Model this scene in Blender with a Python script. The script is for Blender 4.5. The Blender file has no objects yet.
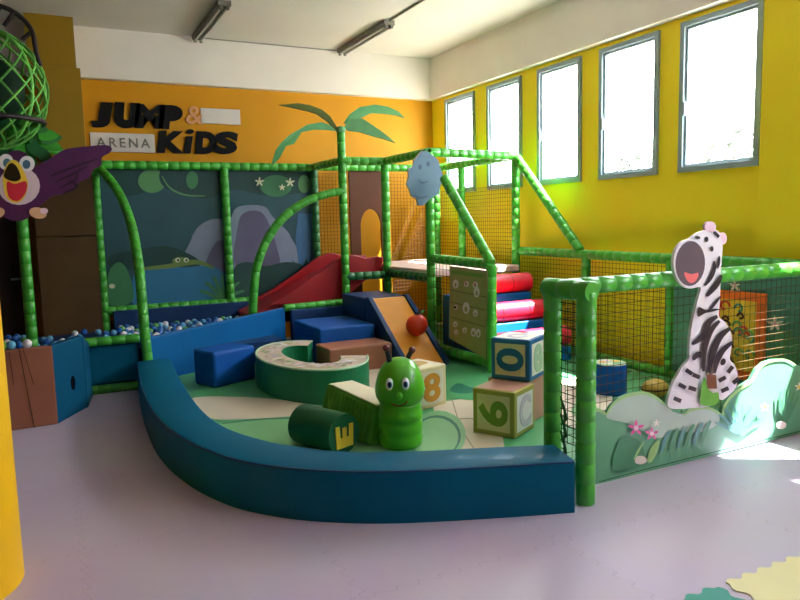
import bpy, bmesh, math, random
from mathutils import Vector, Matrix
random.seed(7)
scn = bpy.context.scene
col = scn.collection
pi = math.pi

# ------------------------------------------------------------------ camera frame (calibrated) and helpers that place things on real planes
FPX = 691.12
YAW, PIT, ROLL = math.radians(26.7064), math.radians(6.49445), math.radians(-1.40641)
HC = 1.55
def _axes():
    cy, sy = math.cos(YAW), math.sin(YAW)
    f = Vector((sy, cy, 0)); r = Vector((cy, -sy, 0)); u = Vector((0, 0, 1))
    f2 = f*math.cos(PIT) - u*math.sin(PIT); u2 = u*math.cos(PIT) + f*math.sin(PIT)
    r3 = r*math.cos(ROLL) + u2*math.sin(ROLL); u3 = u2*math.cos(ROLL) - r*math.sin(ROLL)
    return r3, u3, f2
AR, AU, AF = _axes()
CAM = Vector((0, 0, HC))
def ray(x, y): return AR*((x-400)/FPX) + AU*((300-y)/FPX) + AF
def onx(x, y, X): d = ray(x, y); return CAM + d*(X/d.x)
def ony(x, y, Y): d = ray(x, y); return CAM + d*(Y/d.y)
def onz(x, y, Z): d = ray(x, y); return CAM + d*((Z-HC)/d.z)

# ------------------------------------------------------------------ main dimensions
W, YB, YF, XL = 5.2, 9.12, -4.0, -4.5
ZC, ZBEAM, SILL, WTOP = 3.87, 3.30, 1.93, 3.25
FL = 0.08                                   # top of the play mat
XB, XC = 3.71, 5.0                          # tower post lines
YN, YA, YMUR = 6.6, 7.7, 8.68

# ------------------------------------------------------------------ materials
def lin(c):
    c = c/255.0
    return c/12.92 if c <= .04045 else ((c+.055)/1.055)**2.4
def C(r, g, b): return (lin(r), lin(g), lin(b), 1)
_mats = {}
def mat(name, rgb, rough=.5, spec=.4, vary=.08, scale=6., bump=0., bscale=60., coat=0., metal=0.):
    if name in _mats: return _mats[name]
    m = bpy.data.materials.new(name); m.use_nodes = True
    nt = m.node_tree; n = nt.nodes; b = n['Principled BSDF']
    c = C(*rgb)
    b.inputs['Roughness'].default_value = rough
    b.inputs['Specular IOR Level'].default_value = spec
    b.inputs['Metallic'].default_value = metal
    b.inputs['Coat Weight'].default_value = coat
    tc = n.new('ShaderNodeTexCoord')
    if vary > 0:
        no = n.new('ShaderNodeTexNoise'); no.inputs['Scale'].default_value = scale; no.inputs['Detail'].default_value = 4
        nt.links.new(tc.outputs['Object'], no.inputs['Vector'])
        rp = n.new('ShaderNodeValToRGB')
        rp.color_ramp.elements[0].position = .3; rp.color_ramp.elements[1].position = .7
        rp.color_ramp.elements[0].color = tuple(max(0, v*(1-vary)) for v in c[:3]) + (1,)
        rp.color_ramp.elements[1].color = tuple(min(1, v*(1+vary)) for v in c[:3]) + (1,)
        nt.links.new(no.outputs['Fac'], rp.inputs['Fac'])
        nt.links.new(rp.outputs['Color'], b.inputs['Base Color'])
    else:
        b.inputs['Base Color'].default_value = c
    if bump > 0:
        n2 = n.new('ShaderNodeTexNoise'); n2.inputs['Scale'].default_value = bscale; n2.inputs['Detail'].default_value = 3
        nt.links.new(tc.outputs['Object'], n2.inputs['Vector'])
        bp = n.new('ShaderNodeBump'); bp.inputs['Strength'].default_value = bump; bp.inputs['Distance'].default_value = .01
        nt.links.new(n2.outputs['Fac'], bp.inputs['Height']); nt.links.new(bp.outputs['Normal'], b.inputs['Normal'])
    _mats[name] = m
    return m

def floor_mat():
    m = mat('floor_foam', (188, 174, 190), .42, .5, 0)
    nt = m.node_tree; n = nt.nodes; b = n['Principled BSDF']
    tc = n.new('ShaderNodeTexCoord')
    br = n.new('ShaderNodeTexBrick'); br.offset = 0; br.inputs['Scale'].default_value = 1
    br.inputs['Brick Width'].default_value = 1.0; br.inputs['Row Height'].default_value = 1.0
    br.inputs['Mortar Size'].default_value = .004; br.inputs['Mortar Smooth'].default_value = .6
    br.inputs['Color1'].default_value = C(190, 175, 202); br.inputs['Color2'].default_value = C(193, 179, 206); br.inputs['Mortar'].default_value = C(178, 163, 188)
    # wobbly seams like interlocking edges
    mp = n.new('ShaderNodeMapping'); mp.inputs['Location'].default_value = (.4, .14, 0)
    wv = n.new('ShaderNodeTexWave'); wv.inputs['Scale'].default_value = 6.0; wv.bands_direction = 'DIAGONAL'
    nt.links.new(tc.outputs['Object'], wv.inputs['Vector'])
    mx = n.new('ShaderNodeMix'); mx.data_type = 'VECTOR'; mx.inputs[0].default_value = .03
    nt.links.new(tc.outputs['Object'], mp.inputs['Vector'])
    nt.links.new(mp.outputs['Vector'], mx.inputs[4]); nt.links.new(wv.outputs['Color'], mx.inputs[5])
    nt.links.new(mx.outputs[1], br.inputs['Vector'])
    no = n.new('ShaderNodeTexNoise'); no.inputs['Scale'].default_value = 1.3; no.inputs['Detail'].default_value = 5
    nt.links.new(tc.outputs['Object'], no.inputs['Vector'])
    m2 = n.new('ShaderNodeMix'); m2.data_type = 'RGBA'; m2.blend_type = 'SOFT_LIGHT'; m2.inputs[0].default_value = .25
    nt.links.new(br.outputs['Color'], m2.inputs[6]); nt.links.new(no.outputs['Color'], m2.inputs[7])
    nt.links.new(m2.outputs[2], b.inputs['Base Color'])
    n2 = n.new('ShaderNodeTexNoise'); n2.inputs['Scale'].default_value = 220
    nt.links.new(tc.outputs['Object'], n2.inputs['Vector'])
    bp = n.new('ShaderNodeBump'); bp.inputs['Strength'].default_value = .15; bp.inputs['Distance'].default_value = .004
    nt.links.new(n2.outputs['Fac'], bp.inputs['Height']); nt.links.new(bp.outputs['Normal'], b.inputs['Normal'])
    return m

def glass_mat():
    m = bpy.data.materials.new('window_glass'); m.use_nodes = True
    nt = m.node_tree; n = nt.nodes; n.clear()
    o = n.new('ShaderNodeOutputMaterial'); t = n.new('ShaderNodeBsdfTransparent'); g = n.new('ShaderNodeBsdfGlossy')
    g.inputs['Roughness'].default_value = .03
    t.inputs['Color'].default_value = (.97, .98, .98, 1)
    mx = n.new('ShaderNodeMixShader'); mx.inputs[0].default_value = .05
    nt.links.new(t.outputs[0], mx.inputs[1]); nt.links.new(g.outputs[0], mx.inputs[2]); nt.links.new(mx.outputs[0], o.inputs[0])
    return m

M = dict(
    floor=floor_mat(), glass=glass_mat(),
    yback=mat('wall_yellow_shaded', (206, 142, 0), .6, .3, .04, 2, .05),  # yellow wall paint with the dimmer light put into its colour
    yright=mat('wall_yellow_lit', (255, 226, 40), .6, .3, .04, 2, .05),  # same yellow paint, daylight and glare put into its colour
    yshade=mat('column_yellow_shaded', (148, 114, 14), .5, .35, .04, 2, .05),  # yellow column darkened in colour for the dim left side
    ycol=mat('column_paint', (240, 184, 8), .5, .35, .04, 2, .05),
    ceil=mat('ceiling_plaster', (214, 210, 204), .8, .2, .03, 1.5, .04),
    dimwall=mat('unseen_wall_dark', (64, 52, 36), .8, .2, .04, 2),  # unseen walls, kept dark to cut the bounced light
    beam=mat('beam_plaster', (240, 232, 228), .75, .2, .03, 2, .04),
    wframe=mat('window_metal', (146, 162, 170), .4, .5, .05, 8),
    white=mat('white_plastic', (232, 230, 228), .45, .4, .02),
    offwhite=mat('offwhite_board', (218, 210, 206), .55, .3, .03),
    lamp=mat('lamp_body_grey', (120, 116, 112), .5, .4, .05),
    lamptube=mat('lamp_tube', (200, 200, 198), .3, .5, 0),
    cable=mat('cable_grey', (150, 145, 138), .5, .3, .05),
    black=mat('black_lettering', (8, 6, 10), .6, .2, .1),
    grey=mat('grey_lettering', (120, 116, 110), .5, .3, .05),
    pink=mat('ampersand_pink', (222, 160, 110), .5, .3, .05),
    green=mat('foam_tube_green', (66, 168, 50), .38, .5, .10, 9, .06, 90, .15),
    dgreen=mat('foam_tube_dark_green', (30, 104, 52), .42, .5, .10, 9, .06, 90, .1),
    netd=mat('net_dark', (84, 56, 22), .7, .2, .1),
    netg=mat('net_green', (34, 84, 44), .7, .2, .1),
    netl=mat('net_lime', (112, 190, 84), .6, .3, .12, 12),
    ring=mat('ring_dark', (40, 26, 30), .5, .4, .1),
    blue=mat('vinyl_blue', (0, 102, 172), .5, .25, .06, 3, .10, 14, .05),
    teal=mat('vinyl_teal_blue', (0, 92, 126), .55, .12, .06, 3, .12, 12, .05),
    dteal=mat('vinyl_deep_teal', (0, 74, 108), .55, .15, .06, 3, .08, 14),
    royal=mat('vinyl_royal_blue', (6, 84, 172), .5, .25, .06, 3, .08, 14),
    navy=mat('vinyl_navy', (10, 52, 104), .45, .4, .08, 3, .08, 14),
    brown=mat('vinyl_brown', (158, 98, 74), .5, .4, .07, 4, .12, 12),
    dbrown=mat('panel_brown', (84, 60, 30), .6, .3, .08, 3, .05),
    choc=mat('panel_chocolate', (84, 44, 22), .6, .3, .10, 5, .05),
    dark=mat('door_dark', (44, 26, 22), .6, .3, .08),
    red=mat('vinyl_red', (160, 12, 28), .38, .5, .06, 4, .08, 14, .1),
    crimson=mat('vinyl_crimson', (214, 34, 62), .36, .5, .05, 4, .08, 14, .1),
    tan=mat('vinyl_amber', (226, 150, 44), .45, .4, .06, 4, .08, 14),
    apple=mat('apple_red', (226, 52, 22), .4, .5, .12, 10),
    deck=mat('deck_pink', (226, 194, 186), .5, .4, .05, 4, .06),
    matg=mat('mat_green', (78, 158, 104), .45, .4, .08, 3, .05),
    matl=mat('mat_light_green', (120, 178, 124), .45, .4, .05, 3),
    matc=mat('mat_cream', (212, 198, 178), .45, .4, .05, 3, .05),
    mats=mat('mat_seam', (150, 138, 122), .6, .2, .05),
    matd=mat('mat_teal', (38, 116, 92), .5, .3, .06, 3),
    benchg=mat('bench_green', (24, 116, 76), .45, .4, .07, 4, .08, 14),
    cat=mat('caterpillar_green', (84, 182, 32), .3, .5, .08, 6, .03, 40, .25),
    catd=mat('caterpillar_body_green', (92, 156, 44), .45, .4, .12, 14, .05),
    catb=mat('barrel_green', (14, 92, 58), .42, .4, .08, 6, .05),
    cream=mat('cream_vinyl', (236, 224, 200), .45, .4, .04, 6, .05),
    maroon=mat('maroon_knob', (96, 26, 40), .35, .5, .08),
    eyeb=mat('eye_blue', (32, 96, 160), .2, .5, 0), eyek=mat('eye_black', (12, 12, 20), .2, .5, 0),
    eyew=mat('eye_white', (240, 244, 246), .25, .5, 0), lip=mat('lip_red', (150, 60, 30), .4, .4, 0),
    blkc=mat('block_cream', (226, 212, 168), .5, .4, .05, 8, .04),
    blkw=mat('block_white', (232, 228, 214), .5, .4, .04, 8, .04),
    blkb=mat('block_blue', (30, 104, 160), .45, .4, .05), blko=mat('block_olive', (168, 158, 78), .5, .4, .05),
    blkg=mat('block_green', (112, 148, 52), .5, .4, .05), blkt=mat('block_tan', (198, 160, 90), .5, .4, .05),
    blkr=mat('block_orange', (224, 158, 58), .5, .4, .05), blkl=mat('block_lilac', (198, 184, 206), .5, .4, .05),
    blks=mat('block_pale_lilac', (226, 214, 222), .5, .4, .04), blkt2=mat('bench_print', (206, 186, 170), .5, .4, .1, 14),
    blkp=mat('block_dusky_pink', (188, 140, 124), .5, .4, .05),
    blkm=mat('block_mint', (176, 204, 176), .5, .4, .05),
    zw=mat('zebra_white', (236, 228, 236), .45, .4, .02), zk=mat('zebra_black', (44, 34, 46), .45, .4, .06),
    zm=mat('zebra_muzzle', (92, 76, 88), .45, .4, .05), zt=mat('tongue_pink', (232, 110, 112), .45, .4, .04),
    zp=mat('ear_pink', (240, 200, 214), .45, .4, .03), zg=mat('grass_tuft_green', (92, 160, 50), .45, .4, .1, 10),
    zb=mat('zebra_brown', (116, 70, 44), .5, .3, .06),
    pu=mat('parrot_purple', (82, 26, 80), .5, .4, .10, 8), pud=mat('parrot_dark_purple', (44, 12, 46), .5, .4, .1, 8),
    pf=mat('parrot_face', (226, 196, 208), .45, .4, .03), py=mat('beak_yellow', (240, 196, 60), .45, .4, .04),
    pt=mat('parrot_foot', (226, 170, 130), .5, .4, .05),
    blob=mat('elephant_blue', (74, 108, 130), .45, .4, .06, 8), blobd=mat('elephant_dark', (52, 78, 104), .5, .3, .05),
    lf1=mat('palm_leaf_green', (54, 128, 62), .5, .4, .12, 10), lf2=mat('palm_leaf_olive', (92, 104, 44), .5, .4, .12, 10),
    lf3=mat('palm_leaf_pale', (100, 160, 110), .5, .4, .10, 10),
    hd2=mat('net_core', (14, 44, 22), .7, .2, .2, 12),
    mb=mat('mural_teal', (40, 82, 94), .5, .4, .08, 2), mk=mat('mural_dark', (26, 66, 66), .5, .4, .10, 4),
    mg=mat('mural_green', (62, 124, 84), .5, .4, .08, 4), mgl=mat('mural_leaf', (92, 148, 96), .5, .4, .08, 4),
    mr=mat('mural_rock', (128, 138, 166), .5, .4, .08, 4), mrd=mat('mural_cave', (96, 92, 124), .5, .4, .08, 4),
    mw=mat('mural_water', (46, 118, 164), .5, .4, .06, 3), mf=mat('mural_frog', (112, 138, 74), .5, .4, .06, 4),
    mst=mat('mural_flower', (214, 216, 186), .5, .4, .04), mblue=mat('mural_blue', (58, 104, 150), .5, .4, .06, 3),
    ps=mat('poster_olive', (162, 164, 108), .5, .4, .08, 8), psl=mat('poster_sign', (236, 224, 236), .5, .4, .05), psd=mat('poster_line', (112, 120, 76), .5, .4, .05),
    psg=mat('poster_green', (112, 160, 72), .5, .4, .05),
    hg=mat('hedge_green', (98, 160, 124), .45, .4, .07, 4), hl=mat('hedge_glare', (172, 194, 178), .45, .4, .06, 3),  # the paler tone is glare painted on the hedge humps
    hr=mat('hedge_rim', (150, 192, 122), .45, .4, .06, 6), hb=mat('hedge_fern', (86, 142, 138), .45, .4, .08, 6),
    hd=mat('hedge_dark', (76, 140, 104), .45, .4, .08, 6),
    fp=mat('flower_pink', (222, 92, 158), .45, .4, .08, 20), fc=mat('flower_cream', (232, 220, 206), .45, .4, .04),
    orange=mat('panel_orange', (255, 112, 30), .45, .4, .06, 6), oyel=mat('panel_yellow', (255, 196, 50), .45, .4, .08, 8),
    pteal=mat('panel_teal', (70, 132, 116), .5, .4, .07, 4),
    bw=mat('ball_white', (228, 222, 232), .3, .5, 0), bl=mat('ball_light_blue', (96, 166, 206), .3, .5, 0),
    bb=mat('ball_blue', (32, 92, 170), .3, .5, 0), bg=mat('ball_green', (96, 172, 62), .3, .5, 0),
    ymat=mat('mat_yellow', (228, 218, 168), .5, .4, .05, 2, .05), gmat=mat('mat_sea_green', (52, 150, 140), .5, .4, .05, 2, .05),
    leafo=mat('tree_leaf', (58, 64, 54), .6, .2, .2, 3), bark=mat('tree_bark', (110, 92, 74), .8, .1, .1),
    ground=mat('outside_ground', (190, 186, 176), .9, .1, .05), gold=mat('cushion_gold', (186, 152, 66), .5, .4, .18, 18),
    foot_line=mat('foot_line_dark', (22, 60, 40), .6, .3, .05),
)

# ------------------------------------------------------------------ object building
def tag(o, label=None, cat=None, group=None, kind=None):
    if label: o['label'] = label
    if cat: o['category'] = cat
    if group: o['group'] = group
    if kind: o['kind'] = kind
    return o
def wpos(o):
    v = Vector((0, 0, 0))
    while o is not None: v = v + o.location; o = o.parent
    return v
def thing(name, label, cat, loc, group=None):
    o = bpy.data.objects.new(name, None); o.empty_display_size = .1; col.objects.link(o)
    o.location = Vector(loc)
    return tag(o, label, cat, group)

class MB:
    """collects shapes in world coordinates; build() links ONE mesh object"""
    def __init__(s): s.v = []; s.f = []; s.m = []; s.mats = []; s.sm = []
    def mi(s, m):
        m = M[m] if isinstance(m, str) else m
        if m not in s.mats: s.mats.append(m)
        return s.mats.index(m)
    def add(s, vs, fs, m, smooth=False):
        k = len(s.v); i = s.mi(m)
        s.v += [tuple(v) for v in vs]
        for f in fs: s.f.append(tuple(k+q for q in f)); s.m.append(i); s.sm.append(smooth)
    def box(s, a, b, m, rot=0, bev=0.0, pivot=None):
        x0, y0, z0 = a; x1, y1, z1 = b
        if bev > 0:
            bm = bmesh.new(); bmesh.ops.create_cube(bm, size=1)
            for v in bm.verts: v.co = Vector((x0+(v.co.x+.5)*(x1-x0), y0+(v.co.y+.5)*(y1-y0), z0+(v.co.z+.5)*(z1-z0)))
            bmesh.ops.bevel(bm, geom=bm.edges[:], offset=bev, segments=3, profile=.5, affect='EDGES')
            vs = [v.co.copy() for v in bm.verts]; bm.verts.index_update(); fs = [[v.index for v in f.verts] for f in bm.faces]; bm.free()
        else:
            vs = [Vector(p) for p in [(x0,y0,z0),(x1,y0,z0),(x1,y1,z0),(x0,y1,z0),(x0,y0,z1),(x1,y0,z1),(x1,y1,z1),(x0,y1,z1)]]
            fs = [(0,3,2,1),(4,5,6,7),(0,1,5,4),(1,2,6,5),(2,3,7,6),(3,0,4,7)]
        if rot:
            pv = Vector(pivot) if pivot else Vector(((x0+x1)/2, (y0+y1)/2, 0)); R = Matrix.Rotation(rot, 3, 'Z')
            vs = [R @ (v-pv) + pv for v in vs]
        s.add(vs, fs, m); return s
    def extr(s, pts, d, m, m2=None, bev=0.0):
        """polygon (3-D points in a plane) extruded by vector d; m2 = material of the pts face"""
        pts = [Vector(p) for p in pts]; d = Vector(d); n = len(pts)
        if bev > 0:
            bm = bmesh.new(); a = [bm.verts.new(p) for p in pts]; b = [bm.verts.new(p+d) for p in pts]
            bm.faces.new(a); bm.faces.new(b[::-1])
            for i in range(n): bm.faces.new((a[(i+1)%n], a[i], b[i], b[(i+1)%n]))
            bmesh.ops.recalc_face_normals(bm, faces=bm.faces[:])
            bmesh.ops.bevel(bm, geom=bm.edges[:], offset=bev, segments=3, profile=.5, affect='EDGES', clamp_overlap=True)
            bm.verts.index_update()
            s.add([v.co.copy() for v in bm.verts], [[v.index for v in f.verts] for f in bm.faces], m); bm.free(); return s
        nrm = Vector((0, 0, 0))
        for i in range(n): nrm += pts[i].cross(pts[(i+1) % n])
        fl = nrm.dot(d) > 0          # front face must point away from d
        if fl: pts = pts[::-1]
        vs = pts + [p+d for p in pts]
        s.add(vs, [tuple(range(n))], m2 or m)
        s.add(vs, [tuple(range(2*n-1, n-1, -1))] + [((i+1)%n, i, n+i, n+(i+1)%n) for i in range(n)], m)
        return s
    def poly(s, pts, m): s.add(pts, [tuple(range(len(pts)))], m); return s
    def tube(s, pts, r, m, seg=12, groove=0.0, gd=.90, caps=True, smooth=True):
        pts = [Vector(p) for p in pts]
        L = [0.0]
        for a, b in zip(pts, pts[1:]): L.append(L[-1] + (b-a).length)
        tot = L[-1]
        def at(t):
            for i in range(len(pts)-1):
                if t <= L[i+1] + 1e-9:
                    k = 0 if L[i+1] == L[i] else (t-L[i])/(L[i+1]-L[i]); return pts[i].lerp(pts[i+1], k)
            return pts[-1].copy()
        st = [(t, 1.0) for t in L]
        if groove > 0:
            n = max(1, round(tot/groove)); e = min(.004, groove*.06)
            st = [(0, .94), (e, 1.0)]
            for i in range(1, n):
                t = tot*i/n; st += [(t-e, 1.0), (t, gd), (t+e, 1.0)]
            st += [(tot-e, 1.0), (tot, .94)]
            if len(pts) > 2: st += [(t, 1.0) for t in L[1:-1] if all(abs(t-q[0]) > 2*e for q in st)]
            st.sort()
        cs = [at(t) for t, _ in st]
        vs = []; up = None
        for i, (t, k) in enumerate(st):
            d = (cs[min(i+1, len(cs)-1)] - cs[max(i-1, 0)]).normalized()
            if up is None: up = d.orthogonal().normalized()
            up = (up - d*up.dot(d)).normalized(); sd = d.cross(up)
            for j in range(seg):
                a = 2*pi*j/seg; vs.append(cs[i] + (up*math.cos(a) + sd*math.sin(a))*r*k)
        fs = []
        for i in range(len(st)-1):
            for j in range(seg):
                fs.append((i*seg+j, i*seg+(j+1)%seg, (i+1)*seg+(j+1)%seg, (i+1)*seg+j))
        s.add(vs, fs, m, smooth)
        if caps: s.add(vs[:seg], [tuple(range(seg-1, -1, -1))], m); s.add(vs[-seg:], [tuple(range(seg))], m)
        return s
    def ball(s, c, r, m, sc=(1, 1, 1), u=16, v=10, rotz=0):
        c = Vector(c); vs = [Vector((0, 0, -1))]; R = Matrix.Rotation(rotz, 3, 'Z')
        for i in range(1, v):
            t = -pi/2 + pi*i/v
            for j in range(u): a = 2*pi*j/u; vs.append(Vector((math.cos(t)*math.cos(a), math.cos(t)*math.sin(a), math.sin(t))))
        vs.append(Vector((0, 0, 1)))
        fs = [(0, 1+(j+1)%u, 1+j) for j in range(u)]
        for i in range(v-2):
            for j in range(u): a = 1+i*u; fs.append((a+j, a+(j+1)%u, a+u+(j+1)%u, a+u+j))
        a = 1+(v-2)*u; fs += [(a+j, a+(j+1)%u, len(vs)-1) for j in range(u)]
        s.add([c + R @ Vector((p.x*sc[0]*r, p.y*sc[1]*r, p.z*sc[2]*r)) for p in vs], fs, m, True); return s
    def lathe(s, c, prof, m, u=28):
        """prof: list of (radius, z) about vertical axis at c"""
        c = Vector(c); vs = []
        for r, z in prof:
            for j in range(u): a = 2*pi*j/u; vs.append(c + Vector((r*math.cos(a), r*math.sin(a), z)))
        fs = []
        for i in range(len(prof)-1):
            for j in range(u): fs.append((i*u+j, i*u+(j+1)%u, (i+1)*u+(j+1)%u, (i+1)*u+j))
        s.add(vs, fs, m, True)
        s.add(vs[:u], [tuple(range(u-1, -1, -1))], m); s.add(vs[-u:], [tuple(range(u))], m); return s
    def net(s, o, u, v, step, m, t=.004):
        """square net over the parallelogram o, o+u, o+u+v, o+v"""
        o, u, v = Vector(o), Vector(u), Vector(v)
        nu, nv = max(1, round(u.length/step)), max(1, round(v.length/step))
        n = u.cross(v).normalized()
        for (a, b, k) in ((u, v, nu), (v, u, nv)):
            w = a.normalized()*t
            for i in range(k+1):
                p = o + a*(i/k); q = p + b
                e = n*t
                s.add([p-w, p+e, p+w, p-e, q-w, q+e, q+w, q-e], [(0,1,5,4),(1,2,6,5),(2,3,7,6),(3,0,4,7)], m)
        return s
    def build(s, name, parent=None, label=None, origin=None):
        me = bpy.data.meshes.new(name)
        base = wpos(parent) if parent else Vector(origin) if origin is not None else None
        if base is None:
            xs = [v[0] for v in s.v]; ys = [v[1] for v in s.v]; zs = [v[2] for v in s.v]
            base = Vector(((min(xs)+max(xs))/2, (min(ys)+max(ys))/2, min(zs)))
        me.from_pydata([(v[0]-base.x, v[1]-base.y, v[2]-base.z) for v in s.v], [], s.f)
        for m in s.mats: me.materials.append(m)
        for p, i, sm in zip(me.polygons, s.m, s.sm): p.material_index = i; p.use_smooth = sm
        me.validate(); me.update()
        o = bpy.data.objects.new(name, me); col.objects.link(o)
        if parent: o.parent = parent
        else: o.location = base
        if label: o['label'] = label
        return o

def struct(mb, name, parent=None):
    o = mb.build(name, parent)
    if not parent: o['kind'] = 'structure'
    return o

def spline(pts, n=8):
    pts = [Vector(p) for p in pts]; out = []
    for i in range(len(pts)-1):
        p0 = pts[max(i-1, 0)]; p1 = pts[i]; p2 = pts[i+1]; p3 = pts[min(i+2, len(pts)-1)]
        for k in range(n):
            t = k/n
            out.append(.5*((2*p1) + (p2-p0)*t + (2*p0-5*p1+4*p2-p3)*t*t + (3*p1-p0-3*p2+p3)*t**3))
    out.append(pts[-1]); return out

class Art:
    """flat printed art: layered polygons on a plane given by a pixel->point function, each layer 0.8 mm nearer the viewer side n"""
    def __init__(s, mb, fn, n, step=.0008, first=.001):
        s.mb, s.fn, s.n, s.step, s.k = mb, fn, Vector(n), step, first
    def pts(s, px): return [s.fn(x, y) + s.n*s.k for x, y in px]
    def poly(s, px, m):
        s.k += s.step; P = s.pts(px)
        nr = Vector((0, 0, 0))
        for i in range(len(P)): nr += P[i].cross(P[(i+1) % len(P)])
        if nr.dot(s.n) < 0: P = P[::-1]
        s.mb.poly(P, m)
    def smooth(s, px, m, n=5):
        P = [Vector((x, y, 0)) for x, y in px]; N = len(P); out = []
        for i in range(N):
            p0, p1, p2, p3 = P[i-1], P[i], P[(i+1) % N], P[(i+2) % N]
            for k in range(n):
                t = k/n; q = .5*((2*p1)+(p2-p0)*t+(2*p0-5*p1+4*p2-p3)*t*t+(3*p1-p0-3*p2+p3)*t**3); out.append((q.x, q.y))
        s.poly(out, m)
    def ell(s, x, y, rx, ry, m, n=20, rot=0):
        c, d = math.cos(rot), math.sin(rot)
        s.poly([(x+rx*math.cos(a)*c-ry*math.sin(a)*d, y+rx*math.cos(a)*d+ry*math.sin(a)*c) for a in [2*pi*i/n for i in range(n)]], m)
    def line(s, px, w, m, taper=True):
        P = spline([(x, y, 0) for x, y in px], 5) if len(px) > 2 else [Vector((x, y, 0)) for x, y in px]
        A = []; B = []; N = len(P)
        for i, p in enumerate(P):
            d = (P[min(i+1, N-1)]-P[max(i-1, 0)]).normalized(); t = i/(N-1)
            h = w/2*(.45+.55*math.sin(pi*min(1, max(0, t)))) if taper else w/2
            A.append((p.x-d.y*h, p.y+d.x*h)); B.append((p.x+d.y*h, p.y-d.x*h))
        s.poly(A + B[::-1], m)
    def flower(s, x, y, r, m, mc=None, n=5, ry=1.0):
        px = []
        for i in range(n*4):
            a = 2*pi*i/(n*4); q = r*(.62+.38*math.cos(n*a)); px.append((x+q*math.sin(a), y-q*math.cos(a)*ry))
        s.poly(px, m)
        if mc: s.ell(x, y, r*.28, r*.28*ry, mc, 10)

def smooth_loop(P, n=5):
    P = [Vector((x, y, 0)) for x, y in P]; N = len(P); out = []
    for i in range(N):
        p0, p1, p2, p3 = P[i-1], P[i], P[(i+1) % N], P[(i+2) % N]
        for k in range(n):
            t = k/n; q = .5*((2*p1)+(p2-p0)*t+(2*p0-5*p1+4*p2-p3)*t*t+(3*p1-p0-3*p2+p3)*t**3); out.append((q.x, q.y))
    return out

def text_mesh(txt, size, depth, bold=0.0, shear=0.0, space=1.0):
    """returns (verts, faces) of extruded lettering in the x-y plane, baseline at 0, z towards the reader"""
    cu = bpy.data.curves.new('txt', 'FONT'); cu.body = txt; cu.size = size; cu.extrude = depth/2; cu.offset = bold
    cu.shear = shear; cu.space_character = space; cu.resolution_u = 4
    o = bpy.data.objects.new('txt', cu); col.objects.link(o)
    dg = bpy.context.evaluated_depsgraph_get(); dg.update()
    me = bpy.data.meshes.new_from_object(o.evaluated_get(dg))
    vs = [v.co.copy() for v in me.vertices]; fs = [tuple(p.vertices) for p in me.polygons]
    bpy.data.objects.remove(o); bpy.data.curves.remove(cu); bpy.data.meshes.remove(me)
    return vs, fs
def lettering(mb, txt, org, ux, uy, un, w, h, depth, m, bold=0.0, shear=0.0, space=1.0):
    """fit the word into w x h at org (lower left), axes ux, uy, normal un"""
    vs, fs = text_mesh(txt, 1.0, .1, bold, shear, space)
    x0 = min(v.x for v in vs); x1 = max(v.x for v in vs); y0 = min(v.y for v in vs); y1 = max(v.y for v in vs)
    ux, uy, un, org = Vector(ux), Vector(uy), Vector(un), Vector(org)
    mb.add([org + ux*((v.x-x0)/(x1-x0)*w) + uy*((v.y-y0)/(y1-y0)*h) + un*((v.z+.05)/.1*depth) for v in vs], fs, m)

# ================================================================== THE ROOM
b = MB(); b.box((XL, YF, -.1), (W+.2, YB+.2, 0), 'floor'); struct(b, 'floor')
b = MB(); b.box((XL, YF, ZC), (W+.2, YB+.2, ZC+.15), 'ceil'); struct(b, 'ceiling')
b = MB(); b.box((XL, YB, 0), (W+.2, YB+.15, ZC), 'yback'); struct(b, 'wall_back')
b = MB(); b.box((XL-.15, YF-.15, 0), (XL, YB+.15, ZC), 'dimwall'); struct(b, 'wall_left')
b = MB(); b.box((XL, YF-.15, 0), (W+.2, YF, ZC), 'dimwall'); struct(b, 'wall_front')
wins = [(7.96, 8.72), (6.93, 7.66), (5.88, 6.62), (4.82, 5.60), (3.76, 4.57)]
wins += [(1.86-1.04*k, 2.62-1.04*k) for k in range(4)]
b = MB(); T = .06
b.box((W, YF, 0), (W+T, YB, SILL), 'yright'); b.box((W, YF, WTOP), (W+T, YB, ZC), 'yright')
edges = sorted(wins); y = YF
for lo, hi in edges:
    b.box((W, y, SILL), (W+T, lo, WTOP), 'yright'); y = hi
b.box((W, y, SILL), (W+T, YB, WTOP), 'yright')
struct(b, 'wall_right')
b = MB(); b.box((W-.10, YF, ZBEAM), (W, YB-.1, ZC), 'beam'); struct(b, 'trim_1')
b = MB(); b.box((XL, YB-.12, ZBEAM), (W, YB, ZC), 'beam'); struct(b, 'trim_2')
b = MB(); b.box((W-.10, 2.95, 0), (W, 3.70, ZBEAM), 'yright'); struct(b, 'trim_3')
glass = M['glass']
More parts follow.
